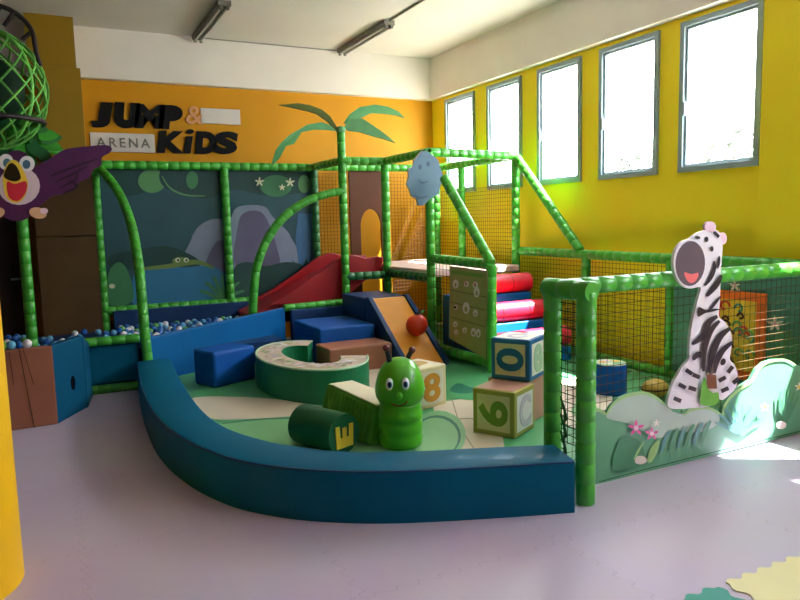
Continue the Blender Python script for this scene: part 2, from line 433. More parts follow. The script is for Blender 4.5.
for i, (lo, hi) in enumerate(wins):
    r = bpy.data.objects.new('window_%d' % (i+1), None); col.objects.link(r); r.location = (W, (lo+hi)/2, SILL); r['kind'] = 'structure'
    f = MB(); x0, x1 = W-.03, W+.062; t = .045
    f.box((x0, lo, SILL), (x1, lo+t, WTOP), 'wframe'); f.box((x0, hi-t, SILL), (x1, hi, WTOP), 'wframe')
    f.box((x0, lo+t, SILL), (x1, hi-t, SILL+t), 'wframe'); f.box((x0, lo+t, WTOP-t), (x1, hi-t, WTOP), 'wframe')
    f.build('window_frame', r)
    f = MB(); x0, x1 = W-.005, W+.04; a, c = lo+t+.004, hi-t-.004; z0, z1 = SILL+t+.004, WTOP-t-.004; t2 = .022
    f.box((x0, a, z0), (x1, a+t2, z1), 'wframe'); f.box((x0, c-t2, z0), (x1, c, z1), 'wframe')
    f.box((x0, a+t2, z0), (x1, c-t2, z0+t2), 'wframe'); f.box((x0, a+t2, z1-t2), (x1, c-t2, z1), 'wframe')
    sash = f.build('sash', r)
    f = MB(); f.box((W+.012, a+t2, z0+t2), (W+.018, c-t2, z1-t2), glass); f.build('pane', sash)
    f = MB(); f.box((W-.05, c-.03, SILL+.5), (W-.028, c-.01, SILL+.62), 'wframe', bev=.004); f.build('handle', r)
    pl = bpy.data.lights.new('window_daylight', 'AREA'); pl.shape = 'RECTANGLE'; pl.size = hi-lo; pl.size_y = WTOP-SILL; pl.cycles.is_portal = True
    po = bpy.data.objects.new('window_daylight', pl); col.objects.link(po); po.location = (W+.1, (lo+hi)/2, (SILL+WTOP)/2)
    po.rotation_euler = Vector((-1, 0, 0)).to_track_quat('-Z', 'Y').to_euler()
# left column of the back wall, wider below a ledge, with wider brown boxes at its foot
b = MB(); b.box((-.07, 8.66, 3.32), (.41, YB, ZC), 'yshade'); b.box((.0, 8.62, 2.30), (.445, YB, 3.32), 'yshade', bev=.004); o = struct(b, 'trim_4')
b = MB(); b.box((-.13, 8.58, 0), (.535, YB, 1.47), 'dbrown', bev=.01); b.box((-.13, 8.58, 1.475), (.535, YB, 2.30), 'dbrown', bev=.01); struct(b, 'trim_5')
b = MB(); b.box((-1.2, YB-.05, 0), (-.2, YB, 2.05), 'dark'); o = struct(b, 'door_1')
h = MB(); h.tube([(-.3, YB-.06, 1.0), (-.3, YB-.11, 1.0), (-.42, YB-.11, 1.0)], .012, 'wframe', 8); h.build('door_handle', o)
# round yellow column near the camera on the left
b = MB(); b.lathe((-.56, 3.46, 0), [(.35, 0), (.35, ZC)], 'ycol', 48); struct(b, 'trim_6')
# outside: ground and trees
b = MB(); b.box((W+.2, -30, -1.3), (60, 40, -1.2), 'ground'); struct(b, 'ground')
def out_tree(x, y, zc, r, label, seed):
    rnd = random.Random(seed)
    t = thing('tree', label, 'tree', (x, y, -1.2), 'trees outside the windows')
    k = MB(); k.tube([(x, y, -1.2), (x+.1, y, zc-r*.6), (x, y+.1, zc)], .14, 'bark', 8); k.build('trunk', t)
    k = MB()
    for _ in range(900):
        d = Vector((rnd.gauss(0, 1), rnd.gauss(0, 1), rnd.gauss(0, 1))).normalized()*r*rnd.uniform(.35, 1)**.5
        p = Vector((x, y, zc)) + Vector((d.x, d.y, d.z*.9)); u = Vector((rnd.gauss(0, 1), rnd.gauss(0, 1), rnd.gauss(0, 1))).normalized()
        w = u.orthogonal().normalized(); L = r*rnd.uniform(.07, .12)
        k.poly([p-u*L, p+w*L*.5, p+u*L, p-w*L*.5], 'leafo')
    k.build('crown', t)
_p = onx(750, 150, 16.0); out_tree(16.0, _p.y, _p.z-.5, 1.3, 'leafy tree outside, at the lower right of the nearest window', 3)
_p = onx(648, 166, 17.0); out_tree(17.0, _p.y, _p.z-.5, 1.2, 'leafy tree outside, low in the second nearest window', 4)

# ceiling lamps (off)
def batten(x, y0, y1, label):
    t = thing('ceiling_lamp', label, 'lamp', (x, (y0+y1)/2, ZC), 'fluorescent battens on the ceiling')
    k = MB(); k.box((x-.07, y0, ZC-.055), (x+.07, y1, ZC), 'lamp', bev=.006); k.build('housing', t)
    for s in (-1, 1):
        k = MB(); k.tube([(x+s*.035, y0+.05, ZC-.07), (x+s*.035, y1-.05, ZC-.07)], .014, 'lamptube', 10); k.build('fluorescent_tube', t)
        for yy in (y0+.03, y1-.03):
            k = MB(); k.box((x+s*.035-.015, yy-.02, ZC-.088), (x+s*.035+.015, yy+.02, ZC-.05), 'lamp'); k.build('lamp_holder', t)
batten(1.80, 7.45, 8.92, 'grey fluorescent batten on the ceiling above the black lettering')
batten(3.70, 7.45, 8.92, 'grey fluorescent batten on the ceiling above the palm tree')
b = MB(); b.tube([(3.70, 7.44, ZC-.012), (3.70, 4.0, ZC-.012)], .012, 'cable', 8)
tag(b.build('conduit'), 'thin conduit running along the ceiling from the right batten', 'conduit')
b = MB(); b.tube([(1.82, 8.985, ZC-.008), (2.4, 8.988, ZC-.008), (3.0, 8.988, ZC-.008), (3.68, 8.985, ZC-.008)], .008, 'cable', 6)
tag(b.build('cable'), 'thin cable along the ceiling edge between the two battens', 'cable')

# ================================================================== SIGN ON THE BACK WALL
def SY(x, y): return ony(x, y, YB-.001)
sx = thing('wall_sign', 'black raised lettering with white plates high on the yellow back wall', 'sign', SY(165, 128))
def letter(ch, x0, x1, ytop, ybot, m='black', bold=.035, shear=.12, d=.03):
    a = SY(x0, ybot); c = SY(x1, ytop); k = MB()
    lettering(k, ch, (a.x, YB, a.z), (1, 0, 0), (0, 0, 1), (0, -1, 0), c.x-a.x, c.z-a.z, d, m, bold, shear); k.build('letter', sx)
letter('J', 91.5, 113, 103, 127.5, bold=.1); letter('U', 114.5, 140, 103.5, 128, bold=.1); letter('M', 134, 165, 105.5, 128, bold=.07); letter('P', 158, 182, 106, 129, bold=.1)
letter('K', 157, 183, 131.5, 153, bold=.065); letter('i', 183.5, 193.5, 129.5, 153.5, bold=.012); letter('D', 195, 216, 132, 154, bold=.075); letter('S', 213, 237.5, 132, 154, bold=.062)
letter('&', 186, 202, 107, 124, 'pink', .012, .1, .02)
k = MB(); a = SY(201, 123.5); c = SY(239.5, 110); k.box((a.x, YB-.02, a.z), (c.x, YB, c.z), 'offwhite', bev=.003); k.build('plate', sx)
k = MB(); a = SY(91, 151.5); c = SY(154, 134.5); k.box((a.x, YB-.02, a.z), (c.x, YB, c.z), 'offwhite', bev=.003); pl = k.build('plate', sx, 'off-white plate reading ARENA')
k = MB(); p = SY(96.5, 147); q = SY(149.5, 139)
lettering(k, 'ARENA', (p.x, YB-.02, p.z), (1, 0, 0), (0, 0, 1), (0, -1, 0), q.x-p.x, q.z-p.z, .004, 'grey', .012, 0, 1.35); k.build('lettering', pl)

# ================================================================== BALL PIT: frame, mural, panels
R0 = .05
G = .12
pit = thing('ball_pit_frame', 'green foam-clad tube frame around the ball pit', 'play frame', (1.6, 8.6, 0))
def pipe(parent, name, pts, m='green', r=R0, groove=G, label=None):
    k = MB(); k.tube(pts, r, m, 12, groove); return k.build(name, parent, label)
zt = 2.25
pa = ony(100, 250, YMUR-.05).x; pb = ony(227.5, 240, YMUR-.05).x; pc = 3.13
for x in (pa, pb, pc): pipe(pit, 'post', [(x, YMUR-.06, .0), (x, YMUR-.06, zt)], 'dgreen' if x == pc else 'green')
pipe(pit, 'rail', [(pa-.05, YMUR-.06, zt+.02), (pc, YMUR-.06, zt+.02)])
pipe(pit, 'rail', [(pa, YMUR-.06, .60), (pc-.15, YMUR-.06, .60)])
arc = [((100, 169), 8.58), ((111, 181), 8.35), ((120, 195), 8.1), ((128, 214), 7.8), ((133.5, 234), 7.52), ((138, 260), 7.28), ((141, 288), 7.1), ((144.5, 330), 7.0)]
pts = [ony(p[0], p[1], Y) for p, Y in arc]; e = pts[-1]; pts += [Vector((e.x+.01, 6.98, .25)), Vector((e.x+.01, 6.98, .0))]
pipe(pit, 'arch', spline(pts, 5), r=.048)
arc = [(343, 191), (327, 194), (309, 200), (291, 211), (276, 226), (264, 246), (256.5, 268), (254, 290), (253, 316)]
pts = [ony(p[0], p[1], 7.75 - .05*i/8) for i, p in enumerate(arc)]
e = pts[-1]; pts.append(Vector((e.x, e.y, FL)))
pipe(pit, 'arch', spline(pts, 5), r=.048)
a = ony(284, 308, 7.72); c = ony(344, 302, 7.75); pipe(pit, 'rail', [a, c], r=.042)
a = onz(82, 344, .5); pipe(pit, 'rail', [(ony(82, 343, 7.0).x, 6.98, .50), (ony(139, 338, 7.0).x, 6.98, .50)], r=.042)
pipe(pit, 'rail', [(.2, 6.98, .045), (ony(146, 370, 7).x, 6.98, .045)], r=.042)

# mural board behind the pit
mu = MB()
mx0, mx1 = pa, pc
mu.box((mx0, YMUR, .55), (mx1, YMUR+.02, 2.27), 'mb')
A = Art(mu, lambda x, y: ony(x, y, YMUR), (0, -1, 0))
A.smooth([(104, 171), (150, 171), (200, 171), (300, 172), (307, 190), (270, 196), (235, 190), (205, 199), (165, 188), (130, 196), (108, 186)], 'mk', 4)
A.ell(152, 181, 14, 12, 'mgl'); A.ell(172, 176, 13, 14, 'mk'); A.line([(162, 176), (170, 188), (185, 195), (205, 196)], 1.6, 'mgl'); A.ell(192, 180, 6, 9, 'mg'); A.ell(276, 186, 16, 11, 'mg'); A.ell(304, 184, 6, 9, 'mgl')
A.smooth([(190, 268), (191, 240), (199, 226), (213, 219), (229, 219), (236, 208), (250, 205), (265, 207), (272, 216), (282, 226), (291, 238), (297, 268)], 'mr', 4)
A.smooth([(236, 268), (238, 225), (244, 213), (258, 211), (267, 220), (276, 245), (277, 268)], 'mrd', 4)
A.smooth([(207, 268), (210, 252), (220, 240), (230, 250), (232, 268)], 'mrd', 4)
A.poly([(298, 213), (311.5, 214), (310, 268), (299, 268), (295, 240)], 'mblue')
A.smooth([(108, 265), (112, 255), (135, 250), (165, 246), (185, 252), (200, 262), (190, 270), (130, 270)], 'mk', 4)
A.smooth([(135, 272), (160, 268), (190, 267), (213, 266), (228, 280), (226, 302), (180, 306), (135, 307)], 'mw', 4)
A.line([(140, 269), (170, 266), (196, 262), (214, 268)], 5, 'mf'); A.ell(181, 261, 9, 4, 'mf')
for ex in (177.5, 186): A.ell(ex, 260, 2.6, 2.4, 'mst'); A.ell(ex+.3, 260.2, 1.1, 1.2, 'eyek')
A.smooth([(110, 305), (108, 275), (118, 262), (128, 272), (133, 300)], 'mg', 4); A.ell(112, 286, 3, 2.4, 'mst')
A.smooth([(231, 303), (233, 270), (246, 262), (265, 266), (285, 262), (303, 266), (306, 285), (285, 300)], 'mk', 4)
A.poly([(292, 260), (297, 266), (303, 265), (306, 258), (309, 268), (300, 272), (293, 268)], 'mk')
for a in range(7):
    t = -1.2+.4*a; A.line([(222, 302), (222+14*math.sin(t), 300-18*math.cos(t)), (222+24*math.sin(t), 300-26*math.cos(t))], 3.4, 'mg')
for x, y, r in ((259, 182, 5.2), (289.5, 182.5, 5.2), (281.5, 187.5, 3.6)): A.flower(x, y, r, 'mst')
tag(mu.build('mural_board'), 'dark teal printed jungle mural with grey rock and white flowers behind the ball pit', 'mural')

# pit walls
def panel(name, p, q, zb, zp, zq, th, m, label, cat='foam panel'):
    """upright padded panel from p to q with top heights zp, zq"""
    p, q = Vector((p[0], p[1], 0)), Vector((q[0], q[1], 0)); d = (q-p).normalized(); n = Vector((-d.y, d.x, 0))
    k = MB(); k.extr([p+Vector((0, 0, zb)), q+Vector((0, 0, zb)), q+Vector((0, 0, zq)), p+Vector((0, 0, zp))], n*th, m, bev=.012)
    return tag(k.build(name), label, cat)
wl = ony(147, 338, 7.0); wr = ony(285, 308, 7.7)
panel('pit_wall', (wl.x+.01, 7.0), (wr.x, 7.7), 0, wl.z, wr.z, .07, 'blue', 'long bright blue padded wall in front of the ball pit')
panel('pit_wall', (.2, 7.03), (wl.x-.08, 7.03), .08, .47, .47, .06, 'teal', 'short blue padded wall under the green tube left of the curved border')
b = MB(); b.box((.6, 8.54, .3), (3.0, 8.58, .60), 'navy', bev=.01); tag(b.build('pit_lining'), 'dark navy padding strip below the mural at the back of the ball pit', 'foam panel')
# raised floor of the pit
b = MB(); b.extr([(-.95, 6.55, .30), (.0, 6.55, .30), (.18, 7.12, .30), (wl.x, 7.12, .30), (2.3, 7.82, .30), (2.3, 8.52, .30), (-.95, 8.52, .30)], (0, 0, .08), 'navy')
b.box((-.9, 7.2, 0), (2.2, 8.5, .30), 'navy')
tag(b.build('pit_floor'), 'navy foam bed under the balls in the ball pit', 'foam bed')
# left corner box
lb = thing('pit_corner', 'brown and teal padded corner of the ball pit beside the yellow column', 'foam panel', (-.1, 6.2, 0))
zc = .635
k = MB(); k.extr([(-1.0, 6.03, 0), (-.04, 6.08, 0), (-.04, 6.08, zc), (-1.0, 6.03, zc)], (0, .07, 0), 'brown', bev=.01)
k.build('front_panel', lb, 'brown front panel')
k = MB()
k.tube([ony(19, 349, 6.045), ony(35, 431, 6.06)], .004, 'choc', 6); k.tube([ony(23, 349, 6.045), ony(34, 385, 6.06)], .003, 'choc', 6); k.tube([ony(9, 352, 6.045), ony(14, 385, 6.06)], .003, 'choc', 6)  # dark tubes draw the shaded creases in the brown panel
k.build('crease_line', lb)
k = MB(); p, q = Vector((-.04, 6.08, 0)), Vector((.2, 6.52, 0)); d = (q-p).normalized(); n = Vector((-d.y, d.x, 0))
k.extr([p, q, q+Vector((0, 0, zc)), p+Vector((0, 0, zc))], n*.07, 'dteal', bev=.01)
sp = k.build('side_panel', lb, 'teal side panel with an oval hole')
k = MB(); c = onz(72, 387, .0); t = .62; cen = p.lerp(q, .55)+Vector((0, 0, .27)) - n*.002
ring = [cen + d*(.036*math.cos(a)) + Vector((0, 0, .062*math.sin(a))) for a in [2*pi*i/20 for i in range(20)]]
k.extr(ring, n*.004, 'eyek'); k.build('oval_hole', sp)
k = MB(); k.extr([(.2, 6.5, 0), (.26, 6.95, 0), (.26, 6.95, .5), (.2, 6.5, zc)], (-.06, 0.01, 0), 'dteal', bev=.01); k.build('return_panel', lb)

# balls
def ballmesh(m):
    k = MB(); k.ball((0, 0, .035), .035, m, u=12, v=8); o = k.build('plastic_ball', origin=(0, 0, 0)); return o
bcol = {'bw': 'white', 'bl': 'light blue', 'bb': 'dark blue', 'bg': 'green'}
protos = {}
def put_ball(m, x, y, z, label, group):
    if m not in protos: o = protos[m] = ballmesh(m)
    else: o = protos[m].copy(); col.objects.link(o)
    o.location = (x, y, z); tag(o, label, 'ball', group)
placed = []
cand = [(random.uniform(.62, 2.25), random.uniform(7.2, 8.48)) for _ in range(6000)]
n_b = 0
for x, y in cand:
    yl = 7.15 + max(0, (x-wl.x))*.44 + .12
    if y < yl or abs(x-pb) < .1 and y > 8.45: continue
    if math.hypot(x-2.01, y-7.7) < .1: continue
    if any((x-u)**2+(y-v)**2 < .0053 for u, v in placed): continue
    placed.append((x, y)); n_b += 1
    m = random.choices(['bw', 'bl', 'bb', 'bg'], [.30, .20, .43, .07])[0]
    put_ball(m, x, y, .38, bcol[m]+' plastic ball loose behind the long blue wall of the ball pit', bcol[m]+' balls behind the long blue wall')
    if n_b >= 130: break
placed2 = []
for _ in range(1500):
    x, y = random.uniform(-.5, .58), random.uniform(7.1, 8.45)
    if x > .05 and y < 7.3: continue
    if math.hypot(x+.21, y-7.3) < .12 or any((x-u)**2+(y-v)**2 < .0056 for u, v in placed2+placed): continue
    placed2.append((x, y)); m = random.choices(['bw', 'bl', 'bb', 'bg'], [.22, .28, .42, .08])[0]
    put_ball(m, x, y, .38, bcol[m]+' plastic ball loose at the left end of the ball pit', bcol[m]+' balls at the left end of the pit')
    if len(placed2) >= 40: break
for m, px, py, lab in (('bw', 27, 342, 'white plastic ball resting on the brown panel edge'), ('bl', 11, 345, 'light blue plastic ball resting on the brown panel edge'), ('bg', 2, 346, 'green plastic ball on the brown panel edge beside the yellow column')):
    q = ony(px, py, 6.085); put_ball(m, q.x, 6.085, zc, lab, None)

# parrot pole with net ball
pole = thing('parrot_pole', 'green foam pole at the left carrying the purple parrot board', 'pole', (-.21, 7.3, 0))
pipe(pole, 'post', [(-.21, 7.3, .3), (-.21, 7.3, 2.42)], r=.05)
k = MB(); k.ball((-.20, 7.3, 2.44), .075, 'green', (1, 1, .8)); k.build('cap', pole)
pipe(pole, 'rail', [(-.15, 7.32, 2.36), (.5, 8.55, 2.3)], 'green', .04)
cr = thing('leaf_crown', 'cluster of dark green leaf boards under the green net ball', 'foliage', (-.21, 7.28, 2.3))
rl = random.Random(21)
for i in range(34):
    x = rl.uniform(-24, 44); y = rl.uniform(122, 146) + abs(x-12)*.16; L = rl.uniform(13, 24); a = math.atan2(y-128, x-12) + rl.uniform(-.5, .5)
    Y = 7.2 + rl.uniform(0, .2); k = MB()
    shape = [(0, -4), (L*.3, -6), (L*.7, -4.5), (L, 0), (L*.7, 4.5), (L*.3, 6), (0, 4)]
    P = [ony(x+u*math.cos(a)-v*math.sin(a), y+u*math.sin(a)+v*math.cos(a), Y) for u, v in smooth_loop(shape, 4)]
    k.extr(P, (0, .014, 0), ('green', 'dgreen', 'lf1')[i % 3]); k.build('leaf', cr)
nb = thing('net_ball', 'big ball of lime green rope net with dark hoops at the upper left', 'net', (-.42, 7.0, 2.35))
cc = Vector((-.36, 7.0, 2.76)); rr = .45
k = MB()
for s in (-1, 1):
    for i in range(26):
        pts = []
        for j in range(25):
            t = -1.35 + 2.7*j/24; a = 2*pi*i/14 + s*t*1.0
            pts.append(cc + Vector((rr*math.cos(t)*math.cos(a), rr*math.cos(t)*math.sin(a), rr*1.12*math.sin(t))))
        k.tube(pts, .0095, 'netl', 6, caps=False)
k.build('rope_net', nb)
for i in range(6):
    k = MB(); a = 2*pi*i/6+.3
    k.tube([cc + Vector((rr*.99*math.cos(t)*math.cos(a), rr*.99*math.cos(t)*math.sin(a), rr*1.10*math.sin(t))) for t in [-1.5+3.0*j/20 for j in range(21)]], .016, 'netl', 8, caps=False); k.build('rope_rib', nb)
k = MB(); k.ball(cc, rr*.6, 'hd2', u=20, v=12); k.build('dark_core', nb, 'dark green core inside the net')  # dark sphere filling the middle of the net
for zz, r2 in ((-.27, .40), (.0, .0)):
    if r2:
        k = MB(); k.tube([cc+Vector((r2*math.cos(a), r2*math.sin(a), zz)) for a in [2*pi*i/40 for i in range(41)]], .022, 'ring', 8, caps=False); k.build('hoop', nb)
hp = [ony(x, y, 6.9) for x, y in ((-14, 2), (0, 6), (14, 12), (26, 22), (33, 34), (36, 52), (40, 66))]
k = MB(); k.tube(spline(hp, 4), .02, 'ring', 8); hoop = k.build('hoop', nb)
for (x, y), (u, v) in (((14, 12), (4, 26)), ((32, 31), (22, 40)), ((0, 6), (-8, 22))):
    k = MB(); k.tube([ony(x, y, 6.9), ony(u, v, 6.92)], .018, 'ring', 8); k.build('spoke', hoop)

# parrot board
pk = MB(); YP = 7.14
def PY(x, y): return ony(x, y, YP)
cx = 17
right = [(28, 155), (34.5, 166), (44, 162), (52.5, 157), (63, 150), (76, 147.5), (90, 146), (106, 145), (112, 148.5), (109, 153), (102, 157), (101, 165), (93, 170), (89, 178), (81, 181), (74, 187), (63, 194), (52, 196), (44, 203), (36, 208), (28, 218)]
left = [(2*cx-x, y) for x, y in right][::-1]
outl = smooth_loop([(cx, 150)] + right + [(cx, 221)] + left, 3)
pk.extr([PY(x, y) for x, y in outl], (0, .035, 0), 'pu')
A = Art(pk, PY, (0, -1, 0))
for s in (1, -1):
    for j in range(4): A.line([(cx+s*(34+j*4), 176+j*6), (cx+s*(54+j*2), 168+j*6), (cx+s*(80-j*10), 159+j*7)], 2.4, 'pud')
A.ell(cx+2, 186, 21, 19, 'pf')
A.ell(6, 162, 7.5, 8, 'zw'); A.ell(27, 164, 7.8, 8, 'zw'); A.ell(7, 163, 4, 4.5, 'blob'); A.ell(26.5, 164.5, 4, 4.5, 'blob')
A.smooth([(3, 178), (6, 166), (12, 160), (19, 163), (26, 176), (28, 186), (24, 198), (16, 203), (7, 198), (4, 188)], 'py')
A.smooth([(4, 177), (7, 167), (11.5, 163), (17, 167), (21, 178), (14, 181.5)], 'eyek')
A.smooth([(7, 182), (15, 184), (26, 181.5), (26, 192), (18, 201), (9, 197)], 'crimson')
for s in (1, -1):
    A.ell(cx+s*21, 213, 9, 5.6, 'pt', rot=s*.2); A.ell(cx+s*27, 211, 4, 3, 'zp')
tag(pk.build('parrot_board'), 'purple parrot cut-out board with open red beak on the left pole', 'cut-out board')

# ================================================================== TOWER
tw = thing('play_tower', 'tall green tube climbing tower with nets below the far windows', 'play frame', (4.3, 7.2, 0))
ZT = 2.28
PALM = (3.17, 7.75)
for nm, x, y, z0, z1 in (('post', XB, YA, FL, ZT), ('post', XB, YN, FL, ZT), ('post', XC-.04, 6.75, FL, ZT), ('post', XC-.04, 7.95, FL, ZT), ('post', XB, 5.44, FL, 1.12), ('post', XC-.04, YMUR-.06, FL, ZT)):
    pipe(tw, nm, [(x, y, z0), (x, y, z1)])
for p, q in (((PALM[0], PALM[1], ZT), (XB, YA, ZT)), ((XB, YA, ZT), (XB, YN, ZT)), ((XB, YN, ZT), (XC-.04, 6.75, ZT)), ((XC-.04, 6.75, ZT), (XC-.04, YMUR-.06, ZT)), ((pc, YMUR-.06, ZT), (XC-.04, YMUR-.06, ZT)), ((pc, YMUR-.06, ZT), (PALM[0], PALM[1], ZT)),
             ((XB, YN, 1.14), (XB, 5.44, 1.12)), ((XB, 5.44, .17), (XB, YN, .17))):
    pipe(tw, 'rail', [p, q])
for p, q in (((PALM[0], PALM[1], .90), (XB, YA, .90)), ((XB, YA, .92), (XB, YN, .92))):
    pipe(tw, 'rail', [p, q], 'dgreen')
pipe(tw, 'brace', [onx(444, 178, XB), (XB, 5.44, 1.14)])
pipe(tw, 'brace', [(XC-.04, 6.72, 2.26), onx(580, 250, XC-.02)])
k = MB(); k.box((XB, YN, .93), (XC-.1, 8.55, 1.01), 'deck', bev=.015); k.build('deck', tw, 'pale pink padded deck')
def addnet(parent, o, u, v, m='netd', step=.048, t=.0022, label=None):
    k = MB(); k.net(o, u, v, step, m, t); k.build('net', parent, label)
yb_ = YMUR
pl_x = ony(349, 200, yb_).x; pr_x = ony(385, 200, yb_).x
addnet(tw, (pc, yb_, .1), (pl_x-pc, 0, 0), (0, 0, 2.1))
addnet(tw, (pr_x, yb_, .1), (XC-.04-pr_x, 0, 0), (0, 0, 2.1))
addnet(tw, (XC-.02, 6.75, .1), (0, YMUR-.06-6.75, 0), (0, 0, 1.85))
# brown arch panel
bp = MB()
def AY(x, y): return ony(x, y, yb_-.03)
L, Rr = pl_x, pr_x; zb, zp = .1, 2.24
ol, orr = ony(360, 230, yb_).x, ony(380.5, 230, yb_).x; oc = (ol+orr)/2; ow = (orr-ol)/2; zo = ony(370, 209, yb_).z; za = zo-ow*1.5
archL = [(oc - ow*math.cos(t), za + (zo-za)*math.sin(t)) for t in [pi/2*i/8 for i in range(9)]]
archR = [(oc + ow*math.cos(t), za + (zo-za)*math.sin(t)) for t in [pi/2*i/8 for i in range(9)]]
leftp = [(L, zb), (ol, zb)] + archL + [(oc, zp), (L, zp)]
rightp = [(orr, zb), (Rr, zb), (Rr, zp), (oc, zp)] + archR[::-1]
for P in (leftp, rightp): bp.extr([(x, yb_-.03, z) for x, z in P], (0, .03, 0), 'choc')
tag(bp.build('arch_panel'), 'dark brown panel with an arched opening at the back of the tower', 'panel')

# palm tree
pm = thing('palm_tree', 'green palm tree post with four cut-out fronds beside the tower', 'palm tree', (PALM[0], PALM[1], 0))
pipe(pm, 'trunk', [(PALM[0], PALM[1], FL), (PALM[0], PALM[1], 2.62)], r=.048)
k = MB(); k.ball((PALM[0], PALM[1], 2.64), .06, 'lf3', (1, 1, .8)); k.build('crown_cap', pm)
leaves = [([(337, 127), (330, 116), (322, 109.5), (310, 105), (298, 103), (279, 105), (295, 108.5), (307, 111), (317, 114), (327, 121), (336, 130)], 'lf2', .12),
 ([(337, 131), (330, 125), (322, 122), (307, 124.5), (300, 129), (290, 134.5), (282, 142), (276, 150), (271, 167), (280, 158), (286, 146), (294, 144), (302, 132), (315, 129.5), (327, 130)], 'lf1', -.10),
 ([(344, 123), (350, 114), (360, 107), (375, 104.5), (388, 106.5), (398, 111), (405, 118), (397, 115.5), (387, 114), (372, 113), (360, 118.5), (350, 124)], 'lf1', .10),
 ([(344, 128), (350, 119), (363, 118.5), (374, 126), (380, 130), (388, 136), (396, 143), (384, 139), (374, 136.5), (360, 132), (350, 131)], 'lf3', -.22)]
for px, m, bend in leaves:
    Pp = []
    for x, y in px:
        tt = min(1, abs(x-341)/60); Pp.append(ony(x, y, PALM[1]+bend*tt))
    k = MB(); k.extr(Pp, (0, .022, 0), m); k.build('frond', pm, 'pale green frond' if m == 'lf3' else ('olive frond' if m == 'lf2' else None))

# blue elephant-like cut-out
eb = MB(); YE = YN-.09
def EY(x, y): return ony(x, y, YE)
o_ = smooth_loop([(422, 151.5), (427, 151.5), (432, 155), (438, 160), (440.5, 168), (443, 177), (440.5, 186), (438.5, 194), (433, 197), (428, 201), (424, 205), (418.5, 205), (417, 199), (412, 196), (409.5, 189), (407, 184), (409, 177), (408.5, 170), (413, 166), (415, 159)], 4)
eb.extr([EY(x, y) for x, y in o_], (0, .03, 0), 'white', 'blob')
A = Art(eb, EY, (0, -1, 0))
A.ell(420, 167, 1.7, 2.6, 'blobd'); A.ell(428, 164, 1.7, 2.6, 'blobd'); A.line([(418, 179), (422, 183), (428, 181)], 1.5, 'blobd'); A.line([(414, 195), (420, 198), (428, 196)], 1.4, 'blobd')
tag(eb.build('face_board'), 'pale blue cut-out board with a smiling face on the tower post', 'cut-out board')

# poster on stair side
po = thing('picture_board', 'olive board of small hand pictures on the stair railing', 'board', (XB-.06, 5.8, .3))
XP = XB-.055
def PX(x, y): return onx(x, y, XP)
k = MB(); k.extr([PX(450, 266), PX(487.5, 271), PX(486, 359), PX(449, 338)], (.015, 0, 0), 'psd', 'ps')
A = Art(k, PX, (-1, 0, 0))
A.poly([(452, 270), (484, 274), (484, 278), (452, 274)], 'psg')
for a_, b_ in (((451, 290), (486, 297)), ((451, 302), (486, 310)), ((451, 317), (486, 327))): A.line([a_, b_], 1.0, 'psd', False)
for x, y, rx, ry in ((456, 284, 3, 4.5), (467, 284, 2.4, 3), (476, 285, 2.6, 3.4), (477.5, 292, 3, 5.5), (467, 308, 3.6, 6), (476.5, 313, 2.4, 3.6), (457, 307, 2, 2.5), (466, 330, 2.4, 3), (475, 332, 2.6, 4.6), (480, 333, 2.4, 4.6), (457, 324, 2.2, 3), (458, 332, 2, 2.6)):
    A.ell(x, y, rx, ry, 'psl', 12)
    A.ell(x, y+ry*.2, rx*.4, ry*.5, 'ps', 8)
A.ell(457, 307, 1.2, 1.5, 'eyek', 10); A.ell(477, 284, 1, 1.2, 'crimson', 8); A.ell(468, 283, .9, 1.2, 'crimson', 8)
k.build('board', po)
addnet(tw, (XB, 5.5, .2), (0, 1.05, 0), (0, 0, .9), 'netd', .07, .003)

# red slide
sl = thing('slide', 'red padded slide running down from the tower into the ball pit', 'slide', (2.6, 8.1, 0))
YS0, YS1 = 7.83, 8.5
def side(Y, th):
    pts = [ony(x, y, YS0) for x, y in ((268, 306), (290, 293), (318, 274), (336, 260), (346, 255.5), (353, 254.5), (366, 258), (378, 256.5), (388, 257), (388, 274), (366, 280), (352, 292), (345, 300))]
    pts = [(p.x, Y, max(.47, p.z)) for p in pts]
    k = MB(); k.extr(pts, (0, th, 0), 'red', bev=.012); return k
side(YS0, .06).build('side_wall', sl)
k = side(YS1, .06); k.build('side_wall', sl)
k = MB(); k.extr([(2.02, YS0+.06, .50), (3.0, YS0+.06, .92), (3.2, YS0+.06, .98), (XB-.05, YS0+.06, .98), (XB-.05, YS0+.06, .86), (3.0, YS0+.06, .76), (2.05, YS0+.06, .42)], (0, YS1-YS0-.06, 0), 'red', bev=.01); k.build('chute', sl)

# amber ramp with blue sides, its platform and the steps
rp = thing('ramp', 'amber sloping ramp with navy side edges below the tower', 'ramp', (3.32, 6.4, FL))
rx0, rx1, yt, yf, zt_ = 3.05, 3.56, 6.88, 6.0, .715
zb_ = FL
for x0, x1, nm in ((rx0, rx0+.06, 'side_edge'), (rx1-.06, rx1, 'side_edge')):
    k = MB(); k.extr([(x0, yf-.02, zb_), (x0, yt+.02, zb_), (x0, yt+.02, zt_+.02), (x0, yt-.04, zt_+.02), (x0, yf-.02, zb_+.05)], (x1-x0, 0, 0), 'navy', bev=.01); k.build(nm, rp)
k = MB(); k.extr([(rx0+.06, yf, zb_), (rx0+.06, yt, zb_), (rx0+.06, yt, zt_), (rx0+.06, yt-.04, zt_), (rx0+.06, yf, zb_+.03)], (rx1-rx0-.12, 0, 0), 'tan', bev=.008); k.build('slope', rp)
# apple board on the ramp
ap = onx(414, 329, 0); 
